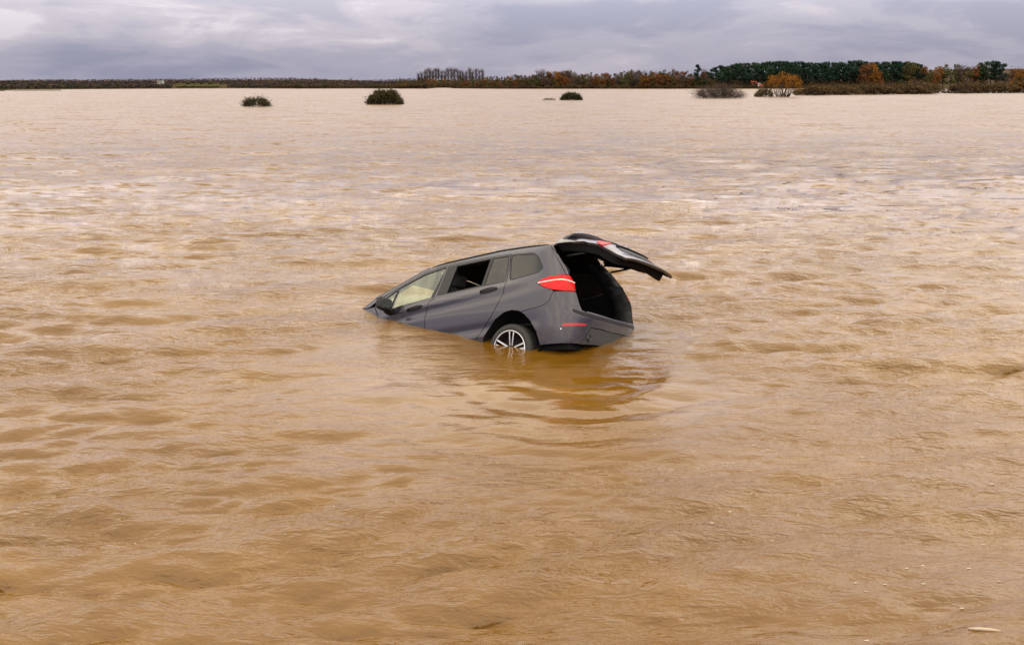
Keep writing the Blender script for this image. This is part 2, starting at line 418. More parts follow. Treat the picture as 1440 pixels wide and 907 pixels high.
# ================================================================= CAR
yaw, pit, rol = 2.5748535, .2260203, .3547662
Rz = Matrix.Rotation(yaw, 4, 'Z'); Ry = Matrix.Rotation(pit, 4, 'Y'); Rx = Matrix.Rotation(rol, 4, 'X')
CARM = Matrix.Translation((.472085, 10.729853, -.540058)) @ Rz @ Ry @ Rx
car = thing('car', 'dark grey estate car nose down in the brown flood with its tailgate open', 'car', CARM)
PAINT = [M['paint'], M['liner']]; BLK = [M['black'], M['liner']]; GLS = [M['gloss'], M['liner']]
CANT = [(-.43, 1.52), (0, 1.53), (.35, 1.53), (.92, 1.485), (1.2, 1.462), (1.5, 1.425), (1.95, 1.25), (2.32, 1.13), (2.62, .975)]
DTOP = [(2.28, 1.085), (1.93, 1.217), (1.5, 1.378), (1.2, 1.428), (.95, 1.446), (.5, 1.465), (.145, 1.465)]      # front to rear
ARCH = [(-.17, .672), (-.125, .691), (-.037, .706), (.05, .695), (.093, .679), (.207, .616), (.321, .495), (.386, .392), (.405, .30), (.41, .25)]
ARCHR = [(-.17, .672), (-.213, .641), (-.304, .552), (-.379, .427), (-.419, .263)]
RDB = [(.109, 1.233), (.099, 1.07), (.11, .948), (.165, .82), (.242, .693), (.384, .524), (.478, .409), (.56, .28)]
BSH = [(1.15, 1.432), (1.185, 1.10), (1.217, .968), (1.278, .921), (1.30, .859), (1.32, .747), (1.328, .569), (1.33, .28)]
LAMP = [(-.367, 1.014), (-.44, 1.06), (-.526, 1.079), (-.659, 1.089), (-.757, 1.092), (-.80, 1.052), (-.85, .993), (-.885, .886), (-.731, .882), (-.572, .909), (-.464, .952)]
LAMPB = [(-.885, .886), (-.731, .882), (-.609, .900)]
SEAM = [(-.609, .883), (-.569, .784), (-.496, .728), (-.381, .705), (-.245, .690)]
DLOF = [(1.205, .998), (1.956, .893), (2.255, .985), (2.22, 1.06), (1.93, 1.203), (1.5, 1.36), (1.2, 1.414), (1.147, 1.421)]
GLF = [(1.268, .992), (1.985, .915), (1.925, 1.195), (1.5, 1.346), (1.152, 1.404)]
QLF = [(2.005, .925), (2.215, .990), (2.19, 1.055), (1.95, 1.178)]
DLOR = [(1.172, 1.004), (.118, 1.082), (.122, 1.233), (.155, 1.451), (.5, 1.451), (.95, 1.432), (1.128, 1.416)]
WINR = [(.452, 1.436), (.476, 1.079), (1.01, 1.027), (.975, 1.405)]
FIXR = [(.178, 1.438), (.145, 1.233), (.128, 1.096), (.432, 1.078), (.408, 1.438)]
QG = [(.13, 1.446), (-.199, 1.425), (-.286, 1.36), (-.393, 1.201), (-.34, 1.158), (.047, 1.103)]
QGH = fillet(inset(QG, -.014), .05)
EDGE = [(-.43, 1.52), (-.54, 1.385), (-.646, 1.257), (-.705, 1.208), (-.747, 1.164), (-.757, 1.098)]
side_poly = CANT[::-1] + EDGE[1:] + LAMP[3:4] + LAMP[2::-1] + [LAMP[10], (-.60, .900)] + SEAM + ARCH + [(.56, .25)] + RDB[::-1] + DTOP[::-1] + [(2.45, .99)]
fd_poly = [p for p in BSH] + [(2.12, .28), (2.2, .5), (2.27, .80), (2.245, .87), (2.34, .985), (2.30, 1.065)] + DTOP[1:4]
rd_poly = BSH[::-1] + DTOP[4:] + RDB
def blob(cx, cz, rx, rz, rot=0.0, n=16, p=2.4):
    o_ = []
    for k in range(n):
        a = 2 * math.pi * k / n; c, s = math.cos(a), math.sin(a)
        q = (math.copysign(abs(c) ** (2 / p), c) * rx, math.copysign(abs(s) ** (2 / p), s) * rz)
        o_.append((cx + q[0] * math.cos(rot) - q[1] * math.sin(rot), cz + q[0] * math.sin(rot) + q[1] * math.cos(rot)))
    return o_
def handle(parent, x0, z0, x1, z1, side):
    """door handle: flat black oval for the recess shade and a painted bar standing proud of it"""
    a = math.atan2(z1 - z0, x1 - x0); L = math.dist((x0, z0), (x1, z1))
    h = panel('door_handle', blob((x0 + x1) / 2, (z0 + z1) / 2 - .006, L * .53, .030, a), GLS, parent, off=.0015, thick=.004, side=side, gap=0, step=.02)  # shade behind the bar put in as a black oval
    n = 14; t = np.linspace(-.48, .48, n); u = (x0 + x1) / 2 + t * (x1 - x0); z = (z0 + z1) / 2 + t * (z1 - z0) + .008
    out_ = .036 * (1 - (np.abs(t) / .5) ** 4) + .002; c = S(u, z) + N(u, z) * out_[:, None]; V = []; Fs = []
    for i in range(n):
        for k in range(8):
            q = 2 * math.pi * k / 8; V.append(c[i] + np.array([0, .008 * math.cos(q), .014 * math.sin(q)]))
    for i in range(n - 1):
        for k in range(8): Fs.append((i * 8 + k, i * 8 + (k + 1) % 8, i * 8 + 8 + (k + 1) % 8, i * 8 + 8 + k))
    V = np.array(V)
    if side < 0: V = V * [1, -1, 1]
    me = h.data; bm = bmesh.new(); bm.from_mesh(me)
    vs = [bm.verts.new(p) for p in V]
    for f in Fs:
        f_ = bm.faces.new([vs[i] for i in f]); f_.material_index = 2; f_.smooth = True
    bmesh.ops.recalc_face_normals(bm, faces=bm.faces); bm.to_mesh(me); bm.free(); me.materials.append(M['paint'])
for sd_ in (1, -1):
    bs = panel('body_side', side_poly, PAINT, car, [QGH], thick=.03, side=sd_)
    panel('quarter_window', fillet(QG, .05), M['privacy'], bs, off=-.004, thick=.003, side=sd_, gap=0)
    panel('window_seal', QGH, GLS, bs, [inset(fillet(QG, .05), .004)], off=-.001, thick=.02, side=sd_, gap=.001, step=.03)
    fd = panel('front_door', fd_poly, PAINT, car, [DLOF], thick=.03, side=sd_)
    panel('window_frame', DLOF, GLS, fd, [GLF, QLF], off=-.002, thick=.035, side=sd_, gap=.001, step=.03)
    panel('window_pane', inset(GLF, -.006), M['clear'], fd, off=-.008, thick=.003, side=sd_, gap=0)
    panel('quarterlight', inset(QLF, -.006), M['clear'], fd, off=-.008, thick=.003, side=sd_, gap=0)
    handle(fd, 1.649, .852, 1.382, .888, sd_)
    rd = panel('rear_door', rd_poly, PAINT, car, [DLOR], thick=.03, side=sd_)
    panel('window_frame', DLOR, GLS, rd, [WINR, FIXR], off=-.002, thick=.035, side=sd_, gap=.001, step=.03)
    panel('fixed_pane', inset(FIXR, -.006), M['privacy'], rd, off=-.008, thick=.003, side=sd_, gap=0)
    if sd_ < 0: panel('window_pane', inset(WINR, -.006), M['privacy'], rd, off=-.008, thick=.003, side=sd_, gap=0)
    handle(rd, .464, .974, .208, 1.004, sd_)
    panel('sill', [(.41, .25), (.56, .276), (2.12, .276), (2.12, .16), (.43, .16)], BLK, car, thick=.03, off=-.01, side=sd_)
    panel('front_wing', [(2.125, .28), (2.205, .5), (2.275, .80), (2.25, .868), (2.345, .98), (2.62, .97), (3.18, .86), (3.18, .62), (3.16, .68), (2.9, .735), (2.6, .70), (2.42, .52), (2.38, .28)], PAINT, car, thick=.03, side=sd_)
    # interior lining behind the panels (keeps the gaps dark, carries the trim)
    lp = [(-.46, 1.49)] + [(a, b - .03) for a, b in CANT[1:]] + [(2.55, .30), (.46, .26)] + [(a + .03, b + .03) for a, b in ARCH[::-1]] + [(a - .02, b + .035) for a, b in ARCHR[1:]] + [(-.75, .30), (-.84, .66), (-.80, .9), (-.70, 1.12), (-.60, 1.26)]
    panel('inner_trim', lp, [M['liner']], car, [inset(QG, -.02), inset(DLOF, .012), inset(DLOR, .012)], off=-.045, thick=.02, side=sd_, gap=0, step=.06)
    # tail lamp on the body corner
    tl = panel('tail_light', LAMP, [M['redlens'], M['liner']], car, off=.006, thick=.05, side=sd_, gap=.003, step=.02)
    st = [(-.385, 1.012), (-.539, 1.024), (-.685, 1.032), (-.77, 1.020), (-.855, .995)]
    panel('light_bar', st + [(a, b - .013) for a, b in st[::-1]], M['lightbar'], tl, off=.012, thick=.006, side=sd_, gap=0, step=.02)
    # wheel arch liner
    bm = bmesh.new(); n = 22; yo, yi = .86, .50; prev = None
    for k in range(n + 1):
        a = R(-25 + 230 * k / n); p = (.405 * math.cos(a), .305 + .405 * math.sin(a))
        q = [bm.verts.new((p[0], sd_ * yo, p[1])), bm.verts.new((p[0], sd_ * yi, p[1]))]
        if prev: bm.faces.new((prev[0], q[0], q[1], prev[1]))
        prev = q
    f = [v for v in bm.verts if abs(abs(v.co.y) - yi) < 1e-4]; bm.faces.new(f)
    bm_obj('wheel_arch_liner', bm, M['liner'], car, True)
    # wing mirror
    bm = bmesh.new(); c = S(np.array([2.02]), np.array([.96]))[0]
    vs = box(bm, (0, 0, 0), (.13, .24, .19), bev=.045)
    for v in vs:
        if v.co.x > 0: v.co.y *= .86; v.co.z *= .8
    bmesh.ops.transform(bm, matrix=Matrix.Translation((1.955, 1.0, .945)) @ Matrix.Rotation(R(8), 4, 'X'), verts=bm.verts)
    tube(bm, [(c[0] - .02, c[1] - .03, .875), (1.96, .93, .88)], [.06, .05], 10)
    if sd_ < 0: bmesh.ops.scale(bm, vec=(1, -1, 1), verts=bm.verts); bmesh.ops.reverse_faces(bm, faces=bm.faces)
    mir = bm_obj('wing_mirror', bm, M['black'], car, True)
    bm = bmesh.new(); box(bm, (1.891, sd_ * 1.0, .945), (.004, .175, .125)); bm_obj('mirror_glass', bm, M['mirror'], mir)
    bm = bmesh.new(); vs = box(bm, (1.985, sd_ * 1.0, 1.030), (.075, .16, .025), bev=.010); bm_obj('mirror_cap', bm, M['paint'], mir, True)
    # roof rail
    bm = bmesh.new(); t = np.linspace(1.42, -.36, 24)
    zc = np.interp(t, [a for a, b in CANT], [b for a, b in CANT]); yr = [float(half(a, b)) - .02 for a, b in zip(t, zc)]
    hh = .014 * np.clip(1 - np.abs(np.linspace(-1, 1, 24)) ** 8, 0, 1) + .002
    tube(bm, [(a, sd_ * y_, b + h_) for a, y_, b, h_ in zip(t, yr, zc, hh)], .013, 8)
    for k in (1, 8, 15, 22): box(bm, (t[k], sd_ * yr[k], zc[k] + .004), (.06, .018, .018))
    bm_obj('roof_rail', bm, M['black'], car, True)
    # tailgate opening flange (gloss black inside face of the D pillar)
    e_ = [(-.40, 1.515), (-.54, 1.383), (-.645, 1.255), (-.745, 1.165), (-.757, 1.10), (-.80, 1.045), (-.868, .96), (-.896, .884), (-.945, .76), (-.99, .672), (-1.06, .655)]
    e_ = densify(e_ + [e_[-1]], .03)
    eu = np.array([a for a, b in e_]); ez = np.array([b for a, b in e_])
    A0 = S(eu, ez); A1 = A0 + np.stack([np.full(len(eu), .03), -.030 - 0 * eu, 0 * eu], 1); A2 = A0 + np.stack([np.full(len(eu), .10), -.095 - 0 * eu, 0 * eu], 1)
    A3 = A2 + np.array([.10, .02, 0])
    n = len(eu); V = np.vstack([A0 + N(eu, ez) * .009, A1, A2, A3]) * [1, sd_, 1]; Fs = []
    for k in range(3):
        for i in range(n - 1): Fs.append((k * n + i, k * n + i + 1, k * n + n + i + 1, k * n + n + i))
    obj('opening_flange', new_mesh('opening_flange', V, Fs, M['black']), car)
    # gas strut of the tailgate
    bm = bmesh.new(); tube(bm, [(-.60, sd_ * .55, 1.366), (-.84, sd_ * .55, 1.380)], .014, 8); tube(bm, [(-.80, sd_ * .55, 1.378), (-1.07, sd_ * .55, 1.392)], .009, 8)
    bm_obj('gas_strut', bm, M['black'], car, True)

# rear bumper, one piece across the tail
zs = [.655, .60, .55, .475]
top = SEAM[:1] + [(-.731, .882), (-.892, .884), (-.945, .76), (-.995, .672), (-1.2, .66), (-1.45, .652), (uc(.648), .648)]
cen = [(uc(z), z) for z in (.60, .54, .475)]
bp = top + cen + [(-1.353, .482), (-1.136, .478), (-1.02, .35), (-.921, .272), (-.616, .268), (-.419, .263)] + ARCHR[::-1][1:] + SEAM[::-1][:-1][0:4]
bump_ = panel('rear_bumper', bp, PAINT, car, thick=.03, gap=.003, both=True)
vp = [(uc(.472), .472), (-1.353, .477), (-1.138, .473), (-1.025, .345), (-.925, .270), (-1.0, .272), (-1.2, .285), (uc(.30), .30), (uc(.38), .38)]
M['greyplastic'] = mat('grey_plastic', (.026, .025, .027), .5)
panel('lower_valance', vp, [M['greyplastic'], M['liner']], bump_, off=-.006, thick=.03, gap=.001, both=True)
sp_ = [(-.848, .668), (-.995, .648), (-1.3, .634), (uc(.626), .626), (uc(.588), .588), (-1.3, .594), (-.995, .606), (-.871, .632)]
panel('sill_guard', sp_, BLK, bump_, off=.006, thick=.012, gap=0, both=True, step=.025)
RF = [(-.709, .483), (-.741, .495), (-.83, .503), (-.989, .513), (-1.067, .511), (-1.02, .487), (-.742, .466)]
for sd_ in (1, -1):
    panel('reflector', RF, M['reflector'], bump_, off=.004, thick=.02, gap=0, side=sd_, step=.02)
    panel('parking_sensor', blob(-.704, .436, .008, .008), M['white'], bump_, off=.004, thick=.006, gap=0, side=sd_, step=.01)
    p = S(np.array([-1.094]), np.array([.357]))[0]
    bm = bmesh.new(); seg = 24; rr = [(.036, -.06), (.040, .012), (.030, .012), (.028, -.06)]
    rings = [[bm.verts.new((p[0] - a, sd_ * p[1] + r_ * math.cos(2 * math.pi * k / seg), p[2] + r_ * math.sin(2 * math.pi * k / seg))) for k in range(seg)] for r_, a in rr]
    for r0, r1 in zip(rings, rings[1:]):
        for k in range(seg): bm.faces.new((r0[k], r0[(k + 1) % seg], r1[(k + 1) % seg], r1[k]))
    bm.faces.new(rings[-1]); bmesh.ops.recalc_face_normals(bm, faces=bm.faces)
    bm_obj('exhaust_pipe', bm, M['alloydark'], bump_, True)

# roof, windscreen, bonnet
def loft(name, rows, m, parent, thick=0.0):
    nr, ncol = len(rows), len(rows[0]); V = [p for r_ in rows for p in r_]; Fs = []
    for i in range(nr - 1):
        for j in range(ncol - 1): Fs.append((i * ncol + j, i * ncol + j + 1, (i + 1) * ncol + j + 1, (i + 1) * ncol + j))
    me = new_mesh(name, V, Fs, m); o = obj(name, me, parent)
    if thick:
        bm = bmesh.new(); bm.from_mesh(me); bmesh.ops.recalc_face_normals(bm, faces=bm.faces)
        if sum(f.normal.z for f in bm.faces) < 0: bmesh.ops.reverse_faces(bm, faces=bm.faces)
        r_ = bmesh.ops.solidify(bm, geom=bm.faces, thickness=thick); bm.to_mesh(me); bm.free()
    return o
cu = np.array([a for a, b in CANT]); cz = np.array([b for a, b in CANT])
def cant(u): z = float(np.interp(u, cu, cz)); return z, float(half(u, z))
rows = []
for u in np.linspace(-.43, 1.5, 26):
    z, y = cant(u); y -= .004; r_ = []
    for t in np.linspace(-1, 1, 21):
        r_.append((u + .12 * (1 - t * t) * max(0, (u - .9) / .6) - .05 * (1 - t * t) * max(0, (-u) / .43), y * t, z + .085 * (1 - abs(t) ** 2.4)))
    rows.append(r_)
roof = loft('roof', rows, M['paint'], car, .02)
rows2 = [[(x, y * .94, z - .035) for x, y, z in r_] for r_ in rows]
loft('headliner', rows2, M['liner'], car)
bm = bmesh.new(); rows = []
for u in np.linspace(1.5, 2.62, 14):
    z, y = cant(u); y -= .03; k = (u - 1.5) / 1.12
    rows.append([(u + (.12 + .13 * k) * (1 - t * t), y * t, z - .012 + (.075 * (1 - k)) * (1 - abs(t) ** 2.4) + .03 * k * (1 - t * t)) for t in np.linspace(-1, 1, 15)])
bm.free(); loft('windscreen', rows, M['clear'], car)
loft('header_trim', [[(x, y * .985, z - .025) for x, y, z in r_] for r_ in rows[:5]], M['liner'], car)
rows = []
for u in np.linspace(2.6, 3.5, 10):
    k = (u - 2.6) / .9; y = .74 - .12 * k; z = .955 - .24 * k ** 1.5
    rows.append([(u + .22 * (1 - t * t), y * t, z + .05 * (1 - t * t)) for t in np.linspace(-1, 1, 11)])
loft('bonnet', rows, M['paint'], car, .02)
# A pillar trims
for sd_ in (1, -1):
    bm = bmesh.new(); pts = []
    for u in np.linspace(1.46, 2.66, 14):
        z, y = cant(u); pts.append((u, sd_ * (y - .03), z - .008))
    tube(bm, pts, .030, 8); bm_obj('screen_pillar', bm, M['gloss'], car, True)

# floor, boot floor, seats, dashboard
bm = bmesh.new(); box(bm, (.95, 0, .24), (3.4, 1.5, .06)); box(bm, (-.60, 0, .36), (.40, 1.05, .05)); bm_obj('floor_pan', bm, M['liner'], car)
bm = bmesh.new(); box(bm, (-.12, 0, .585), (1.36, 1.05, .03), bev=.008); box(bm, (-.82, 0, .628), (.10, 1.14, .045), bev=.012); M['carpet'] = mat('boot_carpet', (.030, .029, .029), .95, Specular_IOR_Level=.1); bm_obj('boot_floor', bm, M['carpet'], car)
def seat_mesh():
    bm = bmesh.new()
    box(bm, (.0, 0, .0), (.50, .50, .16), bev=.05)
    box(bm, (-.27, 0, .33), (.13, .50, .62), Matrix.Rotation(R(-14), 3, 'Y'), bev=.05)
    bmesh.ops.translate(bm, verts=bm.verts, vec=(0, 0, 0)); return bm
first = None
for (x, y, z) in ((1.55, .38, .55), (1.55, -.38, .55), (.72, .45, .58), (.72, -.05, .58), (.72, -.48, .58)):
    if first is None:
        first = bm_obj('seat', seat_mesh(), M['seat'], car, True)
        bm = bmesh.new(); box(bm, (-.365, 0, .73), (.09, .27, .17), Matrix.Rotation(R(-8), 3, 'Y'), bev=.035)
        tube(bm, [(-.35, .06, .58), (-.36, .06, .68)], .008, 6); tube(bm, [(-.35, -.06, .58), (-.36, -.06, .68)], .008, 6)
        hr = bm_obj('headrest', bm, M['seat'], first, True); s0, h0 = first, hr
    else:
        s0 = first.copy(); COL.objects.link(s0); h0 = hr.copy(); COL.objects.link(h0); h0.parent = s0
    s0.location = (x, y, z)
bm = bmesh.new(); box(bm, (2.38, 0, .80), (.42, 1.36, .26), bev=.06); bm_obj('dashboard', bm, M['black'], car, True)
bm = bmesh.new()
cw = Vector((2.02, -.38, .92)); mrot = Matrix.Rotation(R(-62), 3, 'Y'); pts = [cw + mrot @ Vector((.18 * math.cos(a), .18 * math.sin(a), 0)) for a in np.linspace(0, 2 * math.pi, 25)]
tube(bm, pts, .014, 8, False); tube(bm, [cw, cw + Vector((.22, 0, -.08))], .03, 8)
for a in (0, 2.1, 4.2): tube(bm, [cw, cw + mrot @ Vector((.18 * math.cos(a), .18 * math.sin(a), 0))], .012, 6)
bm_obj('steering_wheel', bm, M['black'], car, True)
bm = bmesh.new(); box(bm, (-.40, -.585, .655), (.16, .012, .10), bev=.004); bm_obj('trim_panel', bm, M['seat'], car)

# wheels
def build_wheel():
    bm = bmesh.new()
    prof = [(.232, -.20), (.262, -.215), (.295, -.208), (.311, -.185), (.314, -.15), (.314, -.065), (.311, -.03), (.297, -.007), (.270, .002), (.245, .0), (.231, -.012)]
    lathe(bm, prof, 64); bmesh.ops.recalc_face_normals(bm, faces=bm.faces)
    wh = bm_obj('wheel', bm, M['rubber'], car, True)
    bm = bmesh.new(); lathe(bm, [(.232, -.012), (.234, .001), (.224, .004), (.214, -.004), (.205, -.05), (.200, -.16), (.0001, -.16)], 64)
    bmesh.ops.recalc_face_normals(bm, faces=bm.faces); bm_obj('rim', bm, [M['alloydark']], wh, True)
    bm = bmesh.new(); lathe(bm, [(.234, -.004), (.231, .005), (.222, .005), (.218, -.003)], 64); bmesh.ops.recalc_face_normals(bm, faces=bm.faces)
    bm_obj('rim_lip', bm, M['alloy'], wh, True)
    bm = bmesh.new(); lathe(bm, [(.045, -.045), (.045, -.02), (.038, -.012), (.0001, -.012)], 24); bmesh.ops.recalc_face_normals(bm, faces=bm.faces)
    bm_obj('hub_cap', bm, M['alloydark'], wh, True)
    sme = None
    for k in range(5):
        for d in (-1, 1):
            if sme is None:
                bm = bmesh.new(); P = [(.050, -.030, .008), (.12, -.016, .0085), (.19, -.006, .0085), (.224, -.004, .011)]; rings = []
                for r_, yd, hw in P:
                    cx = .012 + r_ * .085
                    rings.append([bm.verts.new((cx - hw, yd - .028, r_)), bm.verts.new((cx - hw, yd, r_)), bm.verts.new((cx + hw, yd, r_)), bm.verts.new((cx + hw, yd - .028, r_))])
                for r0, r1 in zip(rings, rings[1:]):
                    for q in range(4):
                        f = bm.faces.new((r0[q], r0[(q + 1) % 4], r1[(q + 1) % 4], r1[q])); f.material_index = 0 if q == 1 else 1
                bm.faces.new(rings[0]); bm.faces.new(rings[-1]); bmesh.ops.recalc_face_normals(bm, faces=bm.faces)
                so = bm_obj('spoke', bm, [M['alloy'], M['alloydark']], wh); sme = so
            else:
                so = sme.copy(); COL.objects.link(so)
            so.scale = (d, 1, 1); so.rotation_euler = (0, R(-9 + 72 * k), 0)
    return wh
wh = build_wheel()
def copy_tree(o, parent):
    c = o.copy(); COL.objects.link(c); c.parent = parent
    for ch in list(o.children): copy_tree(ch, c)
    return c
wh.location = (.015, .875, .24)
for x, y in ((.015, -.875), (2.78, .86), (2.78, -.86)):
    c = copy_tree(wh, car); c.location = (x, y, .30 if x > 1 else .24)
    if y < 0: c.rotation_euler = (0, 0, math.pi)

# tailgate, built closed on the same skin, then swung up about its hinge
TH = R(47); HX, HZ = -.42, 1.54
def gate(V, Nn):
    def r_(A, piv):
        d = A - (np.array([HX, 0, HZ]) if piv else 0); o_ = d.copy()
        o_[:, 0] = math.cos(TH) * d[:, 0] + math.sin(TH) * d[:, 2]; o_[:, 2] = math.cos(TH) * d[:, 2] - math.sin(TH) * d[:, 0]
        return o_ + (np.array([HX, 0, HZ]) if piv else 0)
    return r_(V, True), r_(Nn, False)
def gate_bm(bm):
    for v in bm.verts:
        q, _ = gate(np.array([v.co[:]]), np.zeros((1, 3))); v.co = q[0]
    return bm
GE = [(-.435, 1.505), (-.55, 1.378), (-.655, 1.252), (-.755, 1.16), (-.775, 1.09), (-.875, .955), (-.905, .88), (-.955, .76), (-.985, .64), (-1.01, .585)]
GL = [(-.66, 1.385), (-.73, 1.30), (-.83, 1.20), (-.875, 1.135), (-.95, 1.115)]
gtop = [(uc(1.50), 1.50)]; gbot = [(-1.3, .565), (uc(.56), .56), (uc(.66), .66), (uc(.8), .8), (uc(.95), .95), (uc(1.05), 1.05), (uc(1.10), 1.10)]
glass_in = [(uc(1.10) , 1.10), (-1.2, 1.105)] + GL[::-1] + [(-.72, 1.42), (-.9, 1.43), (uc(1.43), 1.43)]
gp = GE + gbot + glass_in[1:] + [(uc(1.50), 1.50)]
tg = panel('tailgate', gp, PAINT, car, thick=.03, gap=0, both=True, xf=gate)
panel('rear_window', glass_in, M['privacy'], tg, off=-.004, thick=.004, gap=.002, both=True, xf=gate)
# inner trim: a deep black moulding behind the outer skin
ip = [(-.455, 1.49), (-.57, 1.375), (-.68, 1.25), (-.785, 1.15), (-.80, 1.08), (-.90, .95), (-.93, .88), (-.975, .76), (-1.0, .72), (-1.05, .69), (-1.3, .68), (uc(.675), .675), (uc(.8), .8), (uc(.95), .95), (uc(1.08), 1.08), (-1.2, 1.085), (-.93, 1.095), (-.86, 1.12), (-.81, 1.19), (-.71, 1.30), (-.65, 1.38), (-.70, 1.44), (-.9, 1.45), (uc(1.45), 1.45), (uc(1.49), 1.49)]
panel('inner_trim', ip, [M['liner']], tg, off=-.022, thick=.11, gap=0, both=True, xf=gate)
# spoiler along the upper edge
V = []; ys_ = np.linspace(-.56, .56, 25)
for y in ys_:
    k = 1 - (y / .56) ** 2; e = .05 * k
    for (x, z) in ((-.44 - .02 * k, 1.515 + .055 * k), (-.58 - .03 * k, 1.475 + .045 * k), (-.68 - .06 * k, 1.405 + .045 * k), (-.685 - .06 * k, 1.390 + .045 * k), (-.60 - .05 * k, 1.42 + .02 * k), (-.46 - .02 * k, 1.475 + .02 * k)):
        V.append((x, y, z))
Fs = [(i * 6 + j, i * 6 + (j + 1) % 6, i * 6 + 6 + (j + 1) % 6, i * 6 + 6 + j) for i in range(24) for j in range(6)] + [tuple(range(6))[::-1], tuple(144 + j for j in range(6))]
Vg, _ = gate(np.array(V), np.zeros((1, 3)))
spo = obj('spoiler', new_mesh('spoiler', Vg, Fs, M['paint']), tg)
bm = bmesh.new(); bm.from_mesh(spo.data); bmesh.ops.recalc_face_normals(bm, faces=bm.faces); bm.to_mesh(spo.data); bm.free()
GLAMP = [(-.885, 1.035), (-.90, .90), (-1.02, .925), (-1.13, .965), (-1.16, 1.005), (-1.08, 1.03)]
for sd_ in (1, -1):
    gl_ = panel('tail_light', fillet(GLAMP, .03), [M['redlens'], M['liner']], tg, off=.008, thick=.02, side=sd_, gap=0, step=.02, xf=gate)
rp = [(-1.18, .88), (uc(.88), .88), (uc(.77), .77), (-1.22, .77), (-1.16, .80)]
panel('plate_recess_shade', rp, [M['black']], tg, off=.004, thick=.01, gap=0, both=True, xf=gate)  # flat black panel, its colour stands for the shade in the plate recess
hp = [(-1.2, .925), (uc(.925), .925), (uc(.895), .895), (-1.2, .895)]
panel('handle_strip', hp, [M['gloss']], tg, off=.022, thick=.03, gap=0, both=True, xf=gate)
for nm, r0, r1, o_, mm in (('emblem', 0, .042, .012, M['chrome']), ('emblem_face', 0, .034, .015, M['white'])):
    V = []; c = S(np.array([uc(1.0)]), np.array([1.0]))[0]
    bm = bmesh.new()
    vs = [bm.verts.new((c[0] - o_, r1 * math.cos(2 * math.pi * k / 24), 1.0 + r1 * math.sin(2 * math.pi * k / 24))) for k in range(24)]
    vb = [bm.verts.new((c[0] - o_ + .012, v.co.y, v.co.z)) for v in vs]
    cc = bm.verts.new((c[0] - o_, 0, 1.0))
    for k in range(24):
        f = bm.faces.new((cc, vs[k], vs[(k + 1) % 24])); f.material_index = 1 if (nm == 'emblem_face' and (k // 6) % 2) else 0
        bm.faces.new((vs[k], vb[k], vb[(k + 1) % 24], vs[(k + 1) % 24]))
    bmesh.ops.recalc_face_normals(bm, faces=bm.faces)
    bm_obj(nm, gate_bm(bm), [mm, M['blue']], tg)
bm = bmesh.new(); box(bm, (-.825, 0, 1.13), (.04, .05, .05), bev=.01); tube(bm, [(-.835, 0, 1.14), (-.815, .30, 1.15)], [.011, .006], 6)
bm_obj('rear_wiper', gate_bm(bm), M['black'], tg)
bm = bmesh.new()
box(bm, (-.865, -.40, .70), (.03, .022, .035), bev=.004)
bm_obj('latch', gate_bm(bm), M['chrome'], tg)
#@@PART2
# ================================================================= WATER
PITCH = math.atan((PH / 2 - HOR) / F_PX); KV = 1 + math.tan(PITCH) ** 2
def bearing(px, d): return (px - PW / 2) / F_PX * (d * math.cos(PITCH) + CAM_H * math.sin(PITCH))     # sideways offset of a point d metres off
rows_y = [3.4]
while rows_y[-1] < 900:
    y = rows_y[-1]; rows_y.append(y + max(.010, min(.95 * y * y / 2711.0, .0105 * y)))
rows_y = [-60, -20, -6, 0, 2, 3] + rows_y + [1400, 2500, 5000, 9000]
rows_y = np.array(rows_y)
tc_ = np.linspace(-.72, .72, 940)
ext = .72 + np.cumsum(.0016 * 1.075 ** np.arange(1, 78))
tcol = np.concatenate([-ext[::-1], tc_, ext])
yy = np.maximum(rows_y, 0) + 4.0
WX = yy[:, None] * tcol[None, :]; WY = np.repeat(rows_y[:, None], len(tcol), 1)
dy = np.gradient(rows_y)[:, None] * np.ones_like(WX); dx = np.abs(np.gradient(tcol))[None, :] * yy[:, None]
cell = np.maximum(dx, dy * .9)
near = slice(0, int(np.searchsorted(rows_y, 260)))
def smooth(a, lo, hi): t = np.clip((a - lo) / (hi - lo), 0, 1); return t * t * (3 - 2 * t)
Xn, Yn, Cn = WX[near], WY[near], cell[near]
Hn = np.zeros_like(Xn); DX = np.zeros_like(Xn); DY = np.zeros_like(Xn)
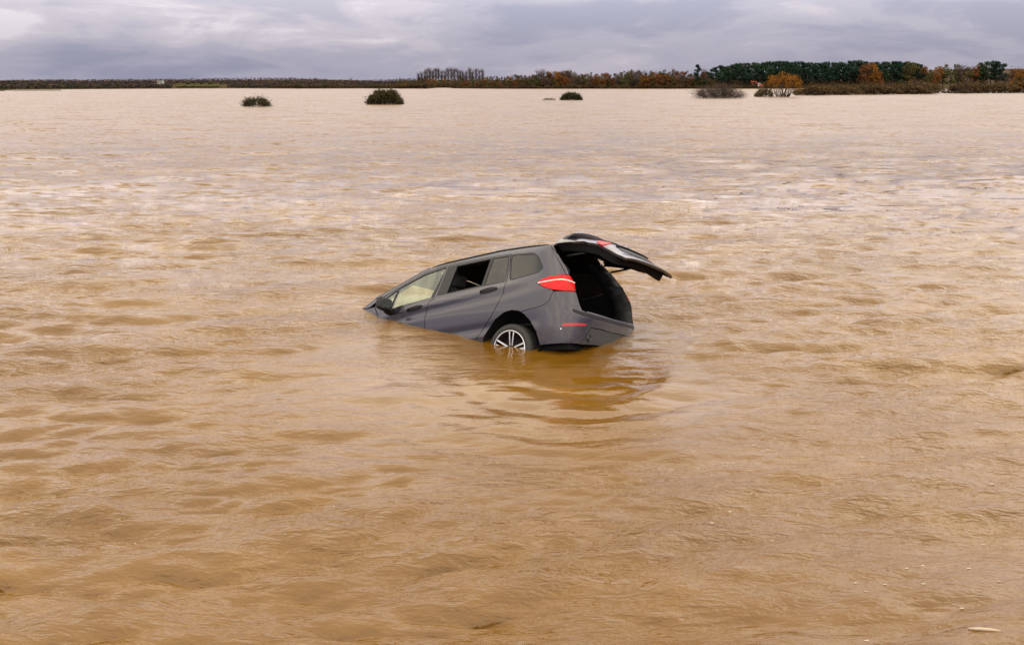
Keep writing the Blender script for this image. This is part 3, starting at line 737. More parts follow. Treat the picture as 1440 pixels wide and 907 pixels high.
# slow patches: gusts roughen some of the surface, the lee of the car stays calmer
def lowf(seed, sc):
    r_ = np.random.default_rng(seed); f = np.zeros_like(Xn)
    for _ in range(7):
        a = r_.uniform(0, 2 * np.pi); k = 2 * np.pi / (sc * r_.uniform(.6, 1.6)); f += np.sin(k * (np.cos(a) * Xn * .6 + np.sin(a) * Yn) + r_.uniform(0, 6.28))
    return f / 3.2
gust = .5 + .5 * np.clip(lowf(3, 6.0), -1, 1)
lee = np.exp(-(((Xn + .1) / 3.0) ** 2 + ((Yn - 8.7) / 2.3) ** 2) ** 1.5) 
calm = np.exp(-((Yn - 4.8) / 2.0) ** 2) * .25
rng = np.random.default_rng(21)
NW = 150
lam = np.exp(rng.uniform(np.log(.12), np.log(3.2), NW)); lam.sort()
for l_ in lam:
    k = 2 * np.pi / l_
    spread = .24 if l_ > .6 else .30
    a = -np.pi / 2 + rng.normal(0, spread) + .10
    slope = .024 * (2.2 if l_ < .26 else 2.5 if l_ < .75 else 1.0 if l_ < 1.5 else .85 * (1.5 / l_) ** .5)
    A = slope / k
    wgt = smooth(l_ / Cn, 2.2, 4.5)
    if l_ < .8: wgt = wgt * (.60 + .9 * gust) * (1 - .90 * lee) * (1 - calm)
    else: wgt = wgt * (1 - .82 * lee)
    ph = k * (np.cos(a) * Xn + np.sin(a) * Yn) + rng.uniform(0, 6.28)
    sn = np.sin(ph); cs = np.cos(ph)
    Hn += A * wgt * sn
    DX += -.8 * A * wgt * np.cos(a) * cs; DY += -.8 * A * wgt * np.sin(a) * cs
# rings running out from the rocking tail of the car
for (cx, cy, l_, A, dec, r0) in ((.75, 9.25, .30, .0050, 1.7, .5), (.75, 9.25, .52, .0085, 2.4, .5), (-.1, 9.9, .40, .0045, 1.8, .8), (.75, 9.25, .95, .011, 3.4, .4)):
    r_ = np.hypot(Xn - cx, Yn - cy); k = 2 * np.pi / l_
    wob = .35 * np.sin(2.1 * Xn + 1.3 * Yn) + .25 * np.sin(5.3 * Xn - 3.1 * Yn)
    Hn += A * np.exp(-np.maximum(r_ - r0, 0) / dec) * smooth(l_ / Cn, 2.2, 4.5) * smooth(r_, r0 * .3, r0) * np.sin(k * r_ + wob + 1.0)
hull = np.exp(-(np.clip(np.hypot((Xn + .3) * .8, (Yn - 10.5) * .9) - 1.1, 0, 9) / .8) ** 2); Hn *= 1 - .75 * hull
WZ = np.zeros_like(WX); WZ[near] = Hn; WX[near] += DX; WY[near] += DY
# water drawn down a little and piled up where the hull cuts the surface
nr, nc = WX.shape
V = np.stack([WX, WY, WZ], -1).reshape(-1, 3)
idx = np.arange(nr * nc).reshape(nr, nc)
Fq = np.stack([idx[:-1, :-1], idx[:-1, 1:], idx[1:, 1:], idx[1:, :-1]], -1).reshape(-1, 4)
me = bpy.data.meshes.new('water')
me.vertices.add(len(V)); me.vertices.foreach_set('co', V.astype(np.float32).ravel())
me.loops.add(Fq.size); me.loops.foreach_set('vertex_index', Fq.astype(np.int32).ravel())
me.polygons.add(len(Fq)); me.polygons.foreach_set('loop_start', np.arange(0, Fq.size, 4, dtype=np.int32)); me.polygons.foreach_set('loop_total', np.full(len(Fq), 4, np.int32))
me.polygons.foreach_set('use_smooth', np.ones(len(Fq), bool))
me.materials.append(M['water']); me.update(calc_edges=True)
sv_ = np.zeros_like(WX); sv_[near] = lee
as_ = me.attributes.new('shelter', 'FLOAT', 'POINT'); as_.data.foreach_set('value', sv_.astype(np.float32).ravel())
at_ = me.attributes.new('unresolved', 'FLOAT', 'POINT'); at_.data.foreach_set('value', smooth(np.log(cell), math.log(.035), math.log(.8)).astype(np.float32).ravel())
obj('water', me, kind='structure')

# ================================================================= LAND
M['bank'] = mat('bank_soil', (.055, .040, .026), .95, Specular_IOR_Level=0.0)
nb = NB(M['bank']); nb.l(nb.ramp(nb.noise(.25, detail=6), [(.35, (.030, .022, .014)), (.65, (.075, .060, .030))]), nb.b.inputs['Base Color'])
M['field'] = mat('field_grass', (.20, .19, .065), .9, Specular_IOR_Level=0.0)
nb = NB(M['field']); nb.l(nb.ramp(nb.noise(.03, (1, 3, 1), detail=5), [(.35, (.034, .033, .015)), (.65, (.055, .047, .020))]), nb.b.inputs['Base Color'])
M['hill'] = mat('hill_ground', (.06, .046, .036), .95, Specular_IOR_Level=0.0)
nb = NB(M['hill']); nb.l(nb.ramp(nb.noise(.01, detail=6), [(.35, (.045, .034, .030)), (.65, (.085, .058, .040))]), nb.b.inputs['Base Color'])
def Dof(py): return CAM_H * F_PX * KV / (py - HOR)            # distance of a point at water level seen at that row
def ztop(py, d): return CAM_H + (HOR - py) / (F_PX * KV) * d
def sheet(name, pts_near, pts_far, m, z0, z1, rows=6, **k):
    V = []; n = len(pts_near)
    for t in np.linspace(0, 1, rows):
        for a, b in zip(pts_near, pts_far):
            V.append((a[0] + (b[0] - a[0]) * t, a[1] + (b[1] - a[1]) * t, z0 + (z1 - z0) * t))
    Fs = [(i * n + j, i * n + j + 1, (i + 1) * n + j + 1, (i + 1) * n + j) for i in range(rows - 1) for j in range(n - 1)]
    # skirt at the waterline
    b0 = len(V)
    for a in pts_near: V.append((a[0], a[1] - .6, -.4))
    Fs += [(b0 + j, b0 + j + 1, j + 1, j) for j in range(n - 1)]
    return obj(name, new_mesh(name, V, Fs, m, smooth=False), kind='structure', **k)
shore_px = [(-900, 127.2), (-300, 127.0), (0, 126.8), (20, 126.4), (80, 126.2), (160, 125.6), (240, 125.2), (330, 124.8), (380, 125.0), (420, 125.2), (500, 125.0), (600, 125.2), (606, 124.6), (614, 123.9), (634, 123.9), (640, 124.8), (700, 125.3), (800, 125.3), (900, 125.3), (985, 125.2), (1080, 125.0), (1200, 124.4), (1310, 124.3), (1400, 124.4), (1500, 124.6), (1800, 126), (2600, 127)]
def shore_d(px): return float(np.interp(px, [a for a, b in shore_px], [Dof(b) for a, b in shore_px]))
pn = []
for px in list(range(-900, 2601, 12)):
    d = shore_d(px) + random.uniform(-4, 4); pn.append((bearing(px, d), d))
sheet('far_bank', pn, [(a * 4.2, b * 4.2) for a, b in pn], M['bank'], .18, .9, 8)
# low strips of drowned land at the far left
for i, (xa, xb, py) in enumerate(((-40, 22, 127.8), (20, 88, 127.9), (-60, 6, 128.6))):
    d0 = Dof(py); p_ = [(bearing(px, d0 + random.uniform(-2, 2)), d0 + random.uniform(-2, 2)) for px in range(xa, xb, 4)]
    sheet('mud_bank', p_, [(a * 1.02, b * 1.02) for a, b in p_], M['bank'], .10, .22, 3)
# ridge line far off
def hill(name, prof, d, depth, m):
    V = []; n = len(prof); rows = 10
    for r_ in range(rows):
        t = r_ / (rows - 1); dd = d + depth * t
        for px, py in prof: V.append((bearing(px, d) * (1 + .15 * t), dd, -1 + (ztop(py, d) + 1) * math.sin(min(1, t * 1.6) * math.pi / 2) + .35 * math.sin(px * .11 + t * 5) * t))
    Fs = [(i * n + j, i * n + j + 1, (i + 1) * n + j + 1, (i + 1) * n + j) for i in range(rows - 1) for j in range(n - 1)]
    return obj(name, new_mesh(name, V, Fs, m), kind='structure')
RIDGE = [(-1400, 113), (-500, 113), (-100, 113.2), (0, 114.6), (60, 113.4), (100, 113.6), (200, 112.8), (300, 111.8), (400, 110.9), (450, 112.2), (485, 114.3), (505, 115), (535, 113.6), (570, 112.2), (640, 111.5), (720, 112), (900, 113.5), (1100, 113), (1395, 97), (1420, 94.6), (1450, 92.5), (1700, 92), (2400, 98), (3200, 110)]
ridge = []
for (a, b), (c, d_) in zip(RIDGE, RIDGE[1:]):
    for t in np.arange(0, 1, max(.02, 14 / (c - a))): ridge.append((a + (c - a) * t, b + (d_ - b) * t))
hill('hill', ridge, 1500, 700, M['hill'])
fpts = [(bearing(px, 500), 500 + 8 * math.sin(px)) for px in range(256, 312, 4)]
obj('field', new_mesh('field', [(a, b, .75) for a, b in fpts] + [(a * 1.75, b * 1.75, 2.1 - .02 * abs(i - 7)) for i, (a, b) in enumerate(fpts)], [(i, i + 1, len(fpts) + i + 1, len(fpts) + i) for i in range(len(fpts) - 1)], M['field']), kind='structure')

# ================================================================= TREES
def leafmat(name, stops, rough=.8, scale=.35, k=.95):
    stops = [(p, tuple(c * k for c in q)) for p, q in stops]
    m = mat(name, stops[0][1], rough, Specular_IOR_Level=.0); nb = NB(m)
    oi = nb.n('ShaderNodeObjectInfo')
    nz = nb.noise(scale, detail=3)
    v = nb.math('ADD', nb.math('MULTIPLY', oi.outputs['Random'], .55), nb.math('MULTIPLY', nz, .45))
    nb.l(nb.ramp(v, stops), nb.b.inputs['Base Color']); return m
M['pine'] = leafmat('pine_needles', [(.15, (.012, .026, .020)), (.5, (.018, .036, .024)), (.85, (.034, .052, .026))])
M['olive'] = leafmat('olive_leaves', [(.15, (.045, .050, .018)), (.5, (.072, .062, .022)), (.85, (.085, .060, .026))])
M['rust'] = leafmat('rust_leaves', [(.15, (.085, .040, .018)), (.5, (.125, .050, .018)), (.85, (.19, .070, .018))])
M['gold'] = leafmat('orange_leaves', [(.15, (.125, .055, .014)), (.5, (.17, .072, .014)), (.85, (.21, .098, .018))])
M['twig'] = leafmat('brown_twigs', [(.15, (.055, .040, .034)), (.5, (.072, .050, .040)), (.85, (.10, .064, .044))])
M['grey'] = leafmat('grey_twigs', [(.15, (.10, .085, .085)), (.85, (.16, .13, .12))])
M['bark'] = mat('bark', (.035, .028, .023), .9)
nb = NB(M['bark']); nb.l(nb.ramp(nb.noise(3, (1, 1, .3), detail=4), [(.3, (.020, .016, .012)), (.7, (.050, .040, .032))]), nb.b.inputs['Base Color'])
M['bramble'] = leafmat('bramble_leaves', [(.15, (.026, .028, .013)), (.5, (.038, .038, .017)), (.85, (.060, .046, .023))], scale=1.5)
M['hedge'] = leafmat('hedge_leaves', [(.1, (.040, .040, .018)), (.4, (.070, .046, .024)), (.65, (.090, .058, .030)), (.9, (.066, .062, .026))], scale=.25)

def leaf_cloud(cen, rad, n, size, rng, flat=.75, up=.35, shell=.55):
    """n small four-sided leaf sprays spread through an ellipsoid, denser towards its surface"""
    d = rng.normal(size=(n, 3)); d /= np.linalg.norm(d, axis=1, keepdims=True)
    r_ = rng.uniform(shell ** 3, 1, n) ** (1 / 3)
    p = np.asarray(cen) + d * np.asarray(rad) * r_[:, None] + rng.normal(0, .06, (n, 3)) * np.asarray(rad)
    nr_ = d * .8 + rng.normal(0, .6, (n, 3)); nr_[:, 2] += up; nr_ /= np.linalg.norm(nr_, axis=1, keepdims=True)
    t = np.cross(nr_, rng.normal(size=(n, 3))); t /= np.linalg.norm(t, axis=1, keepdims=True) + 1e-9; b = np.cross(nr_, t)
    s = size * rng.uniform(.55, 1.35, (n, 1)); q = rng.uniform(.6, 1.1, (n, 4, 1))
    c = np.stack([p + t * s * q[:, 0], p + b * s * flat * q[:, 1], p - t * s * q[:, 2], p - b * s * flat * q[:, 3]], 1)
    return c.reshape(-1, 3)
def cloud_mesh(name, Vs, m):
    V = np.vstack(Vs); n = len(V) // 4
    Fq = np.arange(n * 4, dtype=np.int32)
    me = bpy.data.meshes.new(name); me.vertices.add(n * 4); me.vertices.foreach_set('co', V.astype(np.float32).ravel())
    me.loops.add(n * 4); me.loops.foreach_set('vertex_index', Fq); me.polygons.add(n)
    me.polygons.foreach_set('loop_start', np.arange(0, n * 4, 4, dtype=np.int32)); me.polygons.foreach_set('loop_total', np.full(n, 4, np.int32))
    me.materials.append(m); me.update(calc_edges=True); return me
def limb_mesh(name, limbs, m, seg=5):
    bm = bmesh.new()
    for pts, rads in limbs: tube(bm, pts, list(rads), seg)
    me = bpy.data.meshes.new(name); bm.to_mesh(me); bm.free(); me.materials.append(m); me.polygons.foreach_set('use_smooth', [True] * len(me.polygons)); return me
def bend(a, b, rng, k=.08, n=4):
    a, b = np.asarray(a, float), np.asarray(b, float); L = np.linalg.norm(b - a)
    return [tuple(a + (b - a) * t + rng.normal(0, k * L, 3) * math.sin(math.pi * t)) for t in np.linspace(0, 1, n)]
# all tree meshes are unit-ish: 10 m high, scaled per tree
def make_pine(seed):
    g = np.random.default_rng(seed); Vs = []; limbs = [(bend((0, 0, -.3), (g.normal(0, .25), g.normal(0, .25), 9.3), g, .02, 5), (.24, .21, .17, .12, .04))]
    n = 15
    for i in range(n):
        h = 3.2 + 6.3 * (i + .5) / n + g.uniform(-.3, .3); k = (h - 3) / 7
        rr = 2.1 * (1 - k ** 2.2) + .45; a = g.uniform(0, 6.28)
        c = np.array([math.cos(a) * rr * g.uniform(.3, .8), math.sin(a) * rr * g.uniform(.3, .8), h])
        limbs.append((bend((0, 0, h - .5), c, g, .06, 3), (.09, .06, .03)))
        s = g.uniform(.85, 1.35)
        Vs.append(leaf_cloud(c, (s * 1.05, s * 1.05, s * .55), 62, .34, g, .6, .5, .3))
    Vs.append(leaf_cloud((0, 0, 9.3), (.8, .8, .75), 60, .3, g, .6, .5, .2))
    return limb_mesh('trunk', limbs, M['bark']), [cloud_mesh('crown', Vs, M['pine'])]
def make_broadleaf(seed, m, dens=1.0, wide=1.0):
    g = np.random.default_rng(seed); Vs = []; limbs = [(bend((0, 0, -.3), (g.normal(0, .3), g.normal(0, .3), 5.5), g, .03, 4), (.28, .24, .18, .10))]
    for i in range(15):
        h = g.uniform(2.2, 9.0); k = abs((h - 5.2) / 4.6); rr = 3.0 * wide * math.sqrt(max(.05, 1 - k * k)); a = g.uniform(0, 6.28); q = g.uniform(.25, .85)
        c = np.array([math.cos(a) * rr * q, math.sin(a) * rr * q, h])
        limbs.append((bend((0, 0, min(5.2, h * .55)), c * [1, 1, 1], g, .06, 4), (.12, .08, .05, .02)))
        s = g.uniform(.95, 1.6)
        Vs.append(leaf_cloud(c, (s, s, s * .85), int(64 * dens), .30, g, .75, .3, .35))
    return limb_mesh('trunk', limbs, M['bark']), [cloud_mesh('crown', Vs, m)]
def twigs(tips, g, n, L, wd, up=.5):
    """thin upswept twig blades round the limb tips"""
    P = np.asarray(tips)[g.integers(0, len(tips), n)] + g.normal(0, .30, (n, 3)); d = g.normal(0, 1, (n, 3)); d[:, 2] = np.abs(d[:, 2]) * .6 + up; d /= np.linalg.norm(d, axis=1, keepdims=True)
    t = np.cross(d, g.normal(size=(n, 3))); t /= np.linalg.norm(t, axis=1, keepdims=True); l_ = L * g.uniform(.5, 1.3, (n, 1)); w_ = wd * g.uniform(.6, 1.3, (n, 1))
    return np.stack([P - t * w_, P + t * w_, P + d * l_ + t * w_ * .3, P + d * l_ - t * w_ * .3], 1).reshape(-1, 3)
def make_bare(seed, spread=2.4, m='twig', tall=False):
    g = np.random.default_rng(seed); limbs = [(bend((0, 0, -.3), (g.normal(0, .2), g.normal(0, .2), 8.5 if tall else 6.5), g, .025, 5), (.22, .19, .15, .10, .03))]; tips = []
    for i in range(24 if tall else 20):
        h0 = g.uniform(2.0, 7.6 if tall else 5.8); a = g.uniform(0, 6.28); L = g.uniform(1.4, 3.4) * (1.1 - h0 / 16); sp_ = spread / 2.4
        e = np.array([math.cos(a) * L * .62 * sp_, math.sin(a) * L * .62 * sp_, min(9.7, h0 + L * (.95 if not tall else 1.0))])
        pts = bend((0, 0, h0), e, g, .07, 4); limbs.append((pts, (.075, .055, .035, .014))); tips += [pts[1], pts[2], pts[3], pts[3]]
        for _ in range(2):
            e2 = np.array(pts[2]) + g.normal(0, .55, 3) * [sp_, sp_, .6] + [0, 0, .8]; q = bend(pts[2], e2, g, .06, 3); limbs.append((q, (.03, .02, .01))); tips += [q[1], q[2]]
    Vs = [twigs(tips, g, 900, .95, .022)]
    return limb_mesh('trunk', limbs, M['bark'], 4), [cloud_mesh('crown', Vs, M[m])]
def make_shrub(seed, m, dens=1.0):
    """2 m high, 4 m wide many-stemmed shrub"""
    g = np.random.default_rng(seed); limbs = []; tips = []; Vs = []
    for i in range(26):
        a = g.uniform(0, 6.28); q = g.uniform(.2, 1.0); e = np.array([math.cos(a) * 1.75 * q, math.sin(a) * 1.2 * q, g.uniform(.9, 2.0) * math.sqrt(max(.1, 1 - .75 * q * q))])
        pts = bend((math.cos(a) * .8 * q, math.sin(a) * .6 * q, -.2), e, g, .08, 4); limbs.append((pts, (.035, .028, .018, .008))); tips += [pts[1], pts[2], pts[3]]
        if dens > 0: Vs.append(leaf_cloud(e * [.92, .92, .82], (.42, .42, .36), int(46 * dens), .115, g, .7, .3, .1))
    Vs.append(twigs(tips, g, 420, .5, .012))
    return limb_mesh('stems', limbs, M['bark'], 4), [cloud_mesh('foliage', Vs, m)]
PROTO = dict(
    pine=[make_pine(s) for s in range(6)],
    olive=[make_broadleaf(20 + s, M['olive']) for s in range(3)], rust=[make_broadleaf(30 + s, M['rust']) for s in range(4)],
    gold=[make_broadleaf(40 + s, M['gold'], 1.1) for s in range(3)], brown=[make_broadleaf(50 + s, M['twig'], .75) for s in range(3)],
    bare=[make_bare(60 + s) for s in range(4)], grey=[make_bare(70 + s, 2.6, 'grey') for s in range(2)], tall=[make_bare(80 + s, 1.35, 'twig', True) for s in range(4)],
    shrub=[make_shrub(90 + s, M['hedge'], 1.0) for s in range(4)])
PARTN = dict(shrub=('stems', 'foliage'))
def plant(kind, name, label, cat, x, y, z, h, wscale=1.0, group=None, base_h=10.0, var=None, rot=None):
    tr, crs = PROTO[kind][random.randrange(len(PROTO[kind])) if var is None else var]
    pn_ = PARTN.get(kind, ('trunk', 'crown'))
    o = bpy.data.objects.new(name, None); COL.objects.link(o); o.empty_display_size = .5
    s = h / base_h; o.location = (x, y, z); o.scale = (s * wscale, s * wscale, s); o.rotation_euler = (0, 0, random.uniform(0, 6.28) if rot is None else rot)
    o['label'] = label; o['category'] = cat
    if group: o['group'] = group
    obj(pn_[0], tr, o)
    for c in crs: obj(pn_[1], c, o)
    return o
def tree_at(kind, px, top, dd=0.0, label='', group=None, w=1.0, name=None, d=None, **k):
    d = (shore_d(px) + 3 + dd) if d is None else d
    h = ztop(top, d) - .1
    return plant(kind, name or {'pine': 'pine_tree', 'shrub': 'shrub', 'bare': 'bare_tree', 'grey': 'bare_tree', 'tall': 'poplar_tree'}.get(kind, 'autumn_tree'), label, 'shrub' if kind == 'shrub' else 'tree', bearing(px, d), d, .1, h, w, group, base_h=2.0 if kind == 'shrub' else 10.0, **k)
def sec(px):
    for lim, ph in ((640, 'below the left part of the poplar row'), (690, 'below the right part of the poplar row'), (750, 'between the poplars and the left bare pair'), (810, 'below the two pairs of bare trees'),
                    (870, 'below the yellow-orange crown'), (930, 'round the vivid orange tree'), (985, 'at the right end of the autumn wood'), (1045, 'behind the flooded bare thicket'), (1120, 'behind the willow'),
                    (1205, 'behind the left half of the flooded hedge'), (9999, 'behind the right half of the flooded hedge')):
        if px < lim: return ph
def third(px): return 'left of the digger' if px < 1050 else 'above the willow' if px < 1122 else 'between the willow and the orange oaks' if px < 1208 else 'right of the orange oaks'
PX_TOP = [(985, 103), (995, 97), (1005, 92.5), (1020, 91), (1035, 88.5), (1060, 86.8), (1080, 86.5), (1100, 86.8), (1130, 87), (1160, 86.8), (1185, 86.5), (1196, 84.8), (1210, 86), (1240, 87), (1255, 86.6), (1270, 86), (1285, 87.5), (1296, 92)]
PT = lambda px: .3 + float(np.interp(px, [a for a, b in PX_TOP], [b for a, b in PX_TOP]))
GP = 'dark pines of the wood on the right shore'
px = 988.0
while px < 1298:                                        # back rows fill the canopy, front row shows its crowns
    t = PT(px); tree_at('pine', px, t + random.uniform(-.6, 1.8), random.uniform(16, 40), 'back-row pine on the skyline of the dark wood, ' + third(px), GP, 1.15)
    px += random.uniform(4.5, 7)
px = 990.0
while px < 1300:
    t = PT(px); tree_at('pine', px, t + random.uniform(4, 11), random.uniform(4, 14), 'front pine of the dark wood showing its crown, ' + third(px), GP, 1.25)
    px += random.uniform(7, 11)
px = 985.0
while px < 1310:
    tree_at('shrub', px, random.uniform(108, 114), random.uniform(6, 30), 'dark understorey bush among the pine trunks, ' + third(px), 'understorey of the pine wood', random.uniform(.7, 1.0), name='understorey_bush'); px += random.uniform(4, 6)
for px, t, ww in ((1376, 88.5, 1.1), (1383, 86.5, 1.2), (1391, 86, 1.2), (1399, 87, 1.2), (1406, 89.5, 1.1)):
    tree_at('pine', px, t, random.uniform(-3, 6), 'near-black pine in the round clump close to the right edge', 'black pine clump at the right edge', ww)
tree_at('grey', 1044, 78.5, 18, 'pale bare tree rising above the left end of the pines', None, .55)
tree_at('pine', 979, 90.5, 2, 'ragged open-crowned pine at the left end of the dark wood', None, .8, var=2)
tree_at('bare', 988, 91.5, 4, 'bare twiggy tree beside the ragged pine at the wood end', None, .9)
for px, t, ww in ((1214, 88.5, 1.0), (1224, 88, 1.05), (1236, 98, 1.0)):
    tree_at('rust' if px != 1224 else 'gold', px, t, -1, 'brown-orange oak standing out among the dark pines', 'orange oaks in front of the pines', ww)
tree_at('olive', 1277, 86.0, 2, 'olive green round tree at the right end of the pines', None, 1.1)
R2 = [('rust', 1297, 92, .8), ('olive', 1306, 97, .9), ('gold', 1317, 90.5, .8), ('olive', 1326, 89.5, .9), ('rust', 1312, 97, .9), ('olive', 1336, 90, .9), ('brown', 1347, 90, .9), ('bare', 1345, 87, .8), ('bare', 1354, 86.8, .8), ('bare', 1362, 88, .8), ('olive', 1359, 94, .9), ('rust', 1369, 91, .8), ('gold', 1377, 90.5, .7), ('olive', 1369, 97, .9), ('brown', 1345, 97, 1), ('olive', 1383, 98, .9), ('rust', 1421, 96.5, .9), ('gold', 1428, 95.5, .9), ('rust', 1437, 97, .8), ('brown', 1413, 102, .9), ('brown', 1400, 101, .9), ('olive', 1431, 102, .9), ('rust', 1452, 95, 1), ('olive', 1466, 92, 1), ('brown', 1482, 93, 1), ('rust', 1500, 95, 1)]
LB = dict(rust='rust-brown autumn tree', gold='bright orange autumn tree', olive='olive green autumn tree', brown='dull brown half-bare tree', bare='leafless tree with a haze of brown twigs', grey='pale leafless tree', tall='tall narrow leafless tree')
for kd, px, t, ww in R2: tree_at(kd, px, t, random.uniform(-2, 8), LB[kd] + ' in the mixed wood at the right edge', 'mixed trees at the right edge', ww)
# autumn wood in the middle
MID = [(556, 113.5), (575, 112), (600, 110), (640, 107.5), (680, 107), (700, 106.5), (730, 104), (760, 101.5), (790, 97.5), (820, 100.5), (850, 101.5), (880, 99.5), (900, 98), (920, 98.5), (940, 96.5), (960, 98.5), (985, 101)]
MT = lambda px: float(np.interp(px, [a for a, b in MID], [b for a, b in MID]))
px = 556.0; kinds = ['rust', 'olive', 'brown', 'rust', 'brown', 'olive', 'brown']
while px < 990:
    kd = random.choice(kinds); tree_at(kd, px, MT(px) + random.uniform(-.3, 3.5), random.uniform(8, 26), LB[kd] + ' in the autumn wood ' + sec(px), 'autumn trees of the middle wood', random.uniform(.75, 1.05))
    px += random.uniform(4, 6.5)
px = 552.0
while px < 990:
    kd = random.choice(['olive', 'brown', 'brown', 'olive', 'rust', 'rust']); tree_at(kd, px, MT(px) + random.uniform(5, 11), random.uniform(0, 6), 'lower front ' + LB[kd] + ' ' + sec(px), 'front trees of the middle wood', random.uniform(1.0, 1.5))
    px += random.uniform(6, 10)
px = 556.0
while px < 990:
    tree_at('shrub', px, MT(px) + random.uniform(5, 11), random.uniform(10, 30), 'dark understorey bush filling the autumn wood ' + sec(px), 'understorey of the autumn wood', random.uniform(.8, 1.2), name='understorey_bush')
    px += random.uniform(4, 6)
for px, t, ww, lb in ((905, 105.5, 1.15, 'vivid orange rounded tree low at the front of the wood'), (849, 101, .75, 'yellow-orange crown standing up in the middle of the wood'), (784, 101, .6, 'orange crown beside the two bare trees'), (683, 108, .9, 'orange tree just right of the poplar row'), (717, 106.5, .7, 'orange tree in the gap between poplars and bare trees')):
    tree_at('gold', px, t, -1 if px == 905 else 2, lb, None, ww)
for px, t in ((757, 94), (764, 92.5), (772, 94)): tree_at('bare', px, t, 12, 'leafless round-headed tree rising in the pair left of the orange crown', 'left bare pair over the autumn wood', .95)
for px, t in ((790, 95), (799, 94)): tree_at('bare', px, t, 14, 'leafless round-headed tree just right of the orange crown', 'right bare pair over the autumn wood', .95)
for px, t in ((905, 95), (913, 94.5), (887, 96)): tree_at('grey', px, t, 12, 'pale leafless tree showing above the right half of the wood', 'pale bare trees above the wood', .7)
tree_at('bare', 945, 91.5, 10, 'single bare spire of a tree above the right half of the wood', None, .45)
tree_at('olive', 886, 97, 10, 'olive crown reaching above its neighbours in the wood', None, .8)
px = 589.0
while px < 682:
    t = 97.2 + 5 * max(0, (598 - px) / 10) + 3 * max(0, (px - 674) / 8); tree_at('tall', px, t + random.uniform(-1, .8), random.uniform(60, 75), 'tall leafless poplar in the even row above the wood', 'poplar row', random.uniform(.95, 1.2))
    px += random.uniform(3.4, 5)
# left: low dark scrub on the shore, a few bare trees
px = 384.0
while px < 620:
    tree_at('shrub', px, 118.2 - 1.6 * max(0, (px - 520) / 60) + random.uniform(-.6, 1.4), random.uniform(1, 8), 'dark brown scrub bush on the left shore, ' + ('left of the leafy flooded bush' if px < 470 else 'behind the leafy flooded bush' if px < 575 else 'right of the leafy flooded bush'), 'low scrub on the left shore', random.uniform(1.1, 1.7))
    px += random.uniform(4, 7)
for px, t in ((443, 107.5), (494, 106.8), (563, 107.4), (367, 107.8)): tree_at('grey' if px in (494,) else 'bare', px, t, 120, 'small far bare tree poking above the left skyline', 'bare trees on the left skyline', .7)
# dark undergrowth along the foot of the woods
px = 606.0
while px < 1310:
    tree_at('shrub', px, random.uniform(117.5, 121), random.uniform(-1.5, 1.5), 'dark low bush at the water edge ' + sec(px), 'bushes at the foot of the wood', random.uniform(1.0, 1.6))
    px += random.uniform(5, 8)

# far wooded rise: reads as one mass
g = np.random.default_rng(5); cols = {'twig': [], 'rust': [], 'olive': [], 'bramble': []}
FARM = dict(twig=leafmat('far_brown_wood', [(.3, (.045, .034, .036)), (.7, (.062, .044, .042))], scale=.02), rust=leafmat('far_rust_wood', [(.3, (.062, .040, .034)), (.7, (.080, .048, .036))], scale=.02), olive=leafmat('far_olive_wood', [(.3, (.048, .043, .030)), (.7, (.060, .052, .032))], scale=.02), bramble=leafmat('far_green_wood', [(.3, (.034, .036, .030)), (.7, (.044, .044, .034))], scale=.02))
def far_clump(px, d, top_py, nn, kind):
    x = bearing(px, d); h = max(2.0, ztop(top_py, d)); cols[kind].append(leaf_cloud((x, d, h * .52), (h * .62, h * .5, h * .5), nn * 2, max(.40, d / 1500.0), g, .8, .5, .5))
for px in np.arange(-160, 596, 3.2):
    rp_ = float(np.interp(px, [a for a, b in RIDGE], [b for a, b in RIDGE]))
    far_clump(px + g.uniform(-1, 1), 1530, rp_ - 1.7 + g.uniform(-.5, .9), 34, g.choice(['twig', 'twig', 'rust', 'bramble']))
    for d, py in ((1150, max(rp_ + .6, 112.6)), (860, 115.2), (640, 117.2), (520, 118.8)):
        if d < 900 and 240 < px < 322: continue
        if 214 < px < 236 and d > 700: continue
        if d < 1100 and px > 560: continue
        far_clump(px + g.uniform(-1.5, 1.5), d * g.uniform(.93, 1.07), py + g.uniform(-.8, 2.2), 30, g.choice(['twig', 'twig', 'rust', 'olive', 'bramble', 'twig']))
for px in np.arange(-160, 240, 3.5):
    far_clump(px, shore_d(px) + g.uniform(6, 20), 119.8 + g.uniform(-.8, 2.0), 30, g.choice(['twig', 'bramble', 'twig', 'olive']))
for px in np.arange(322, 392, 3.5): far_clump(px, shore_d(px) + g.uniform(10, 40), 119.0 + g.uniform(-.8, 2.0), 30, g.choice(['twig', 'bramble', 'olive']))
for px in np.arange(1380, 1700, 4):
    rp_ = float(np.interp(px, [a for a, b in RIDGE], [b for a, b in RIDGE])); far_clump(px, 1530, rp_ - 1 + g.uniform(-.4, .6), 30, 'twig')
for k_, v_ in cols.items():
    o = obj('far_woodland', cloud_mesh('far_woodland', v_, FARM[k_]), kind='stuff')

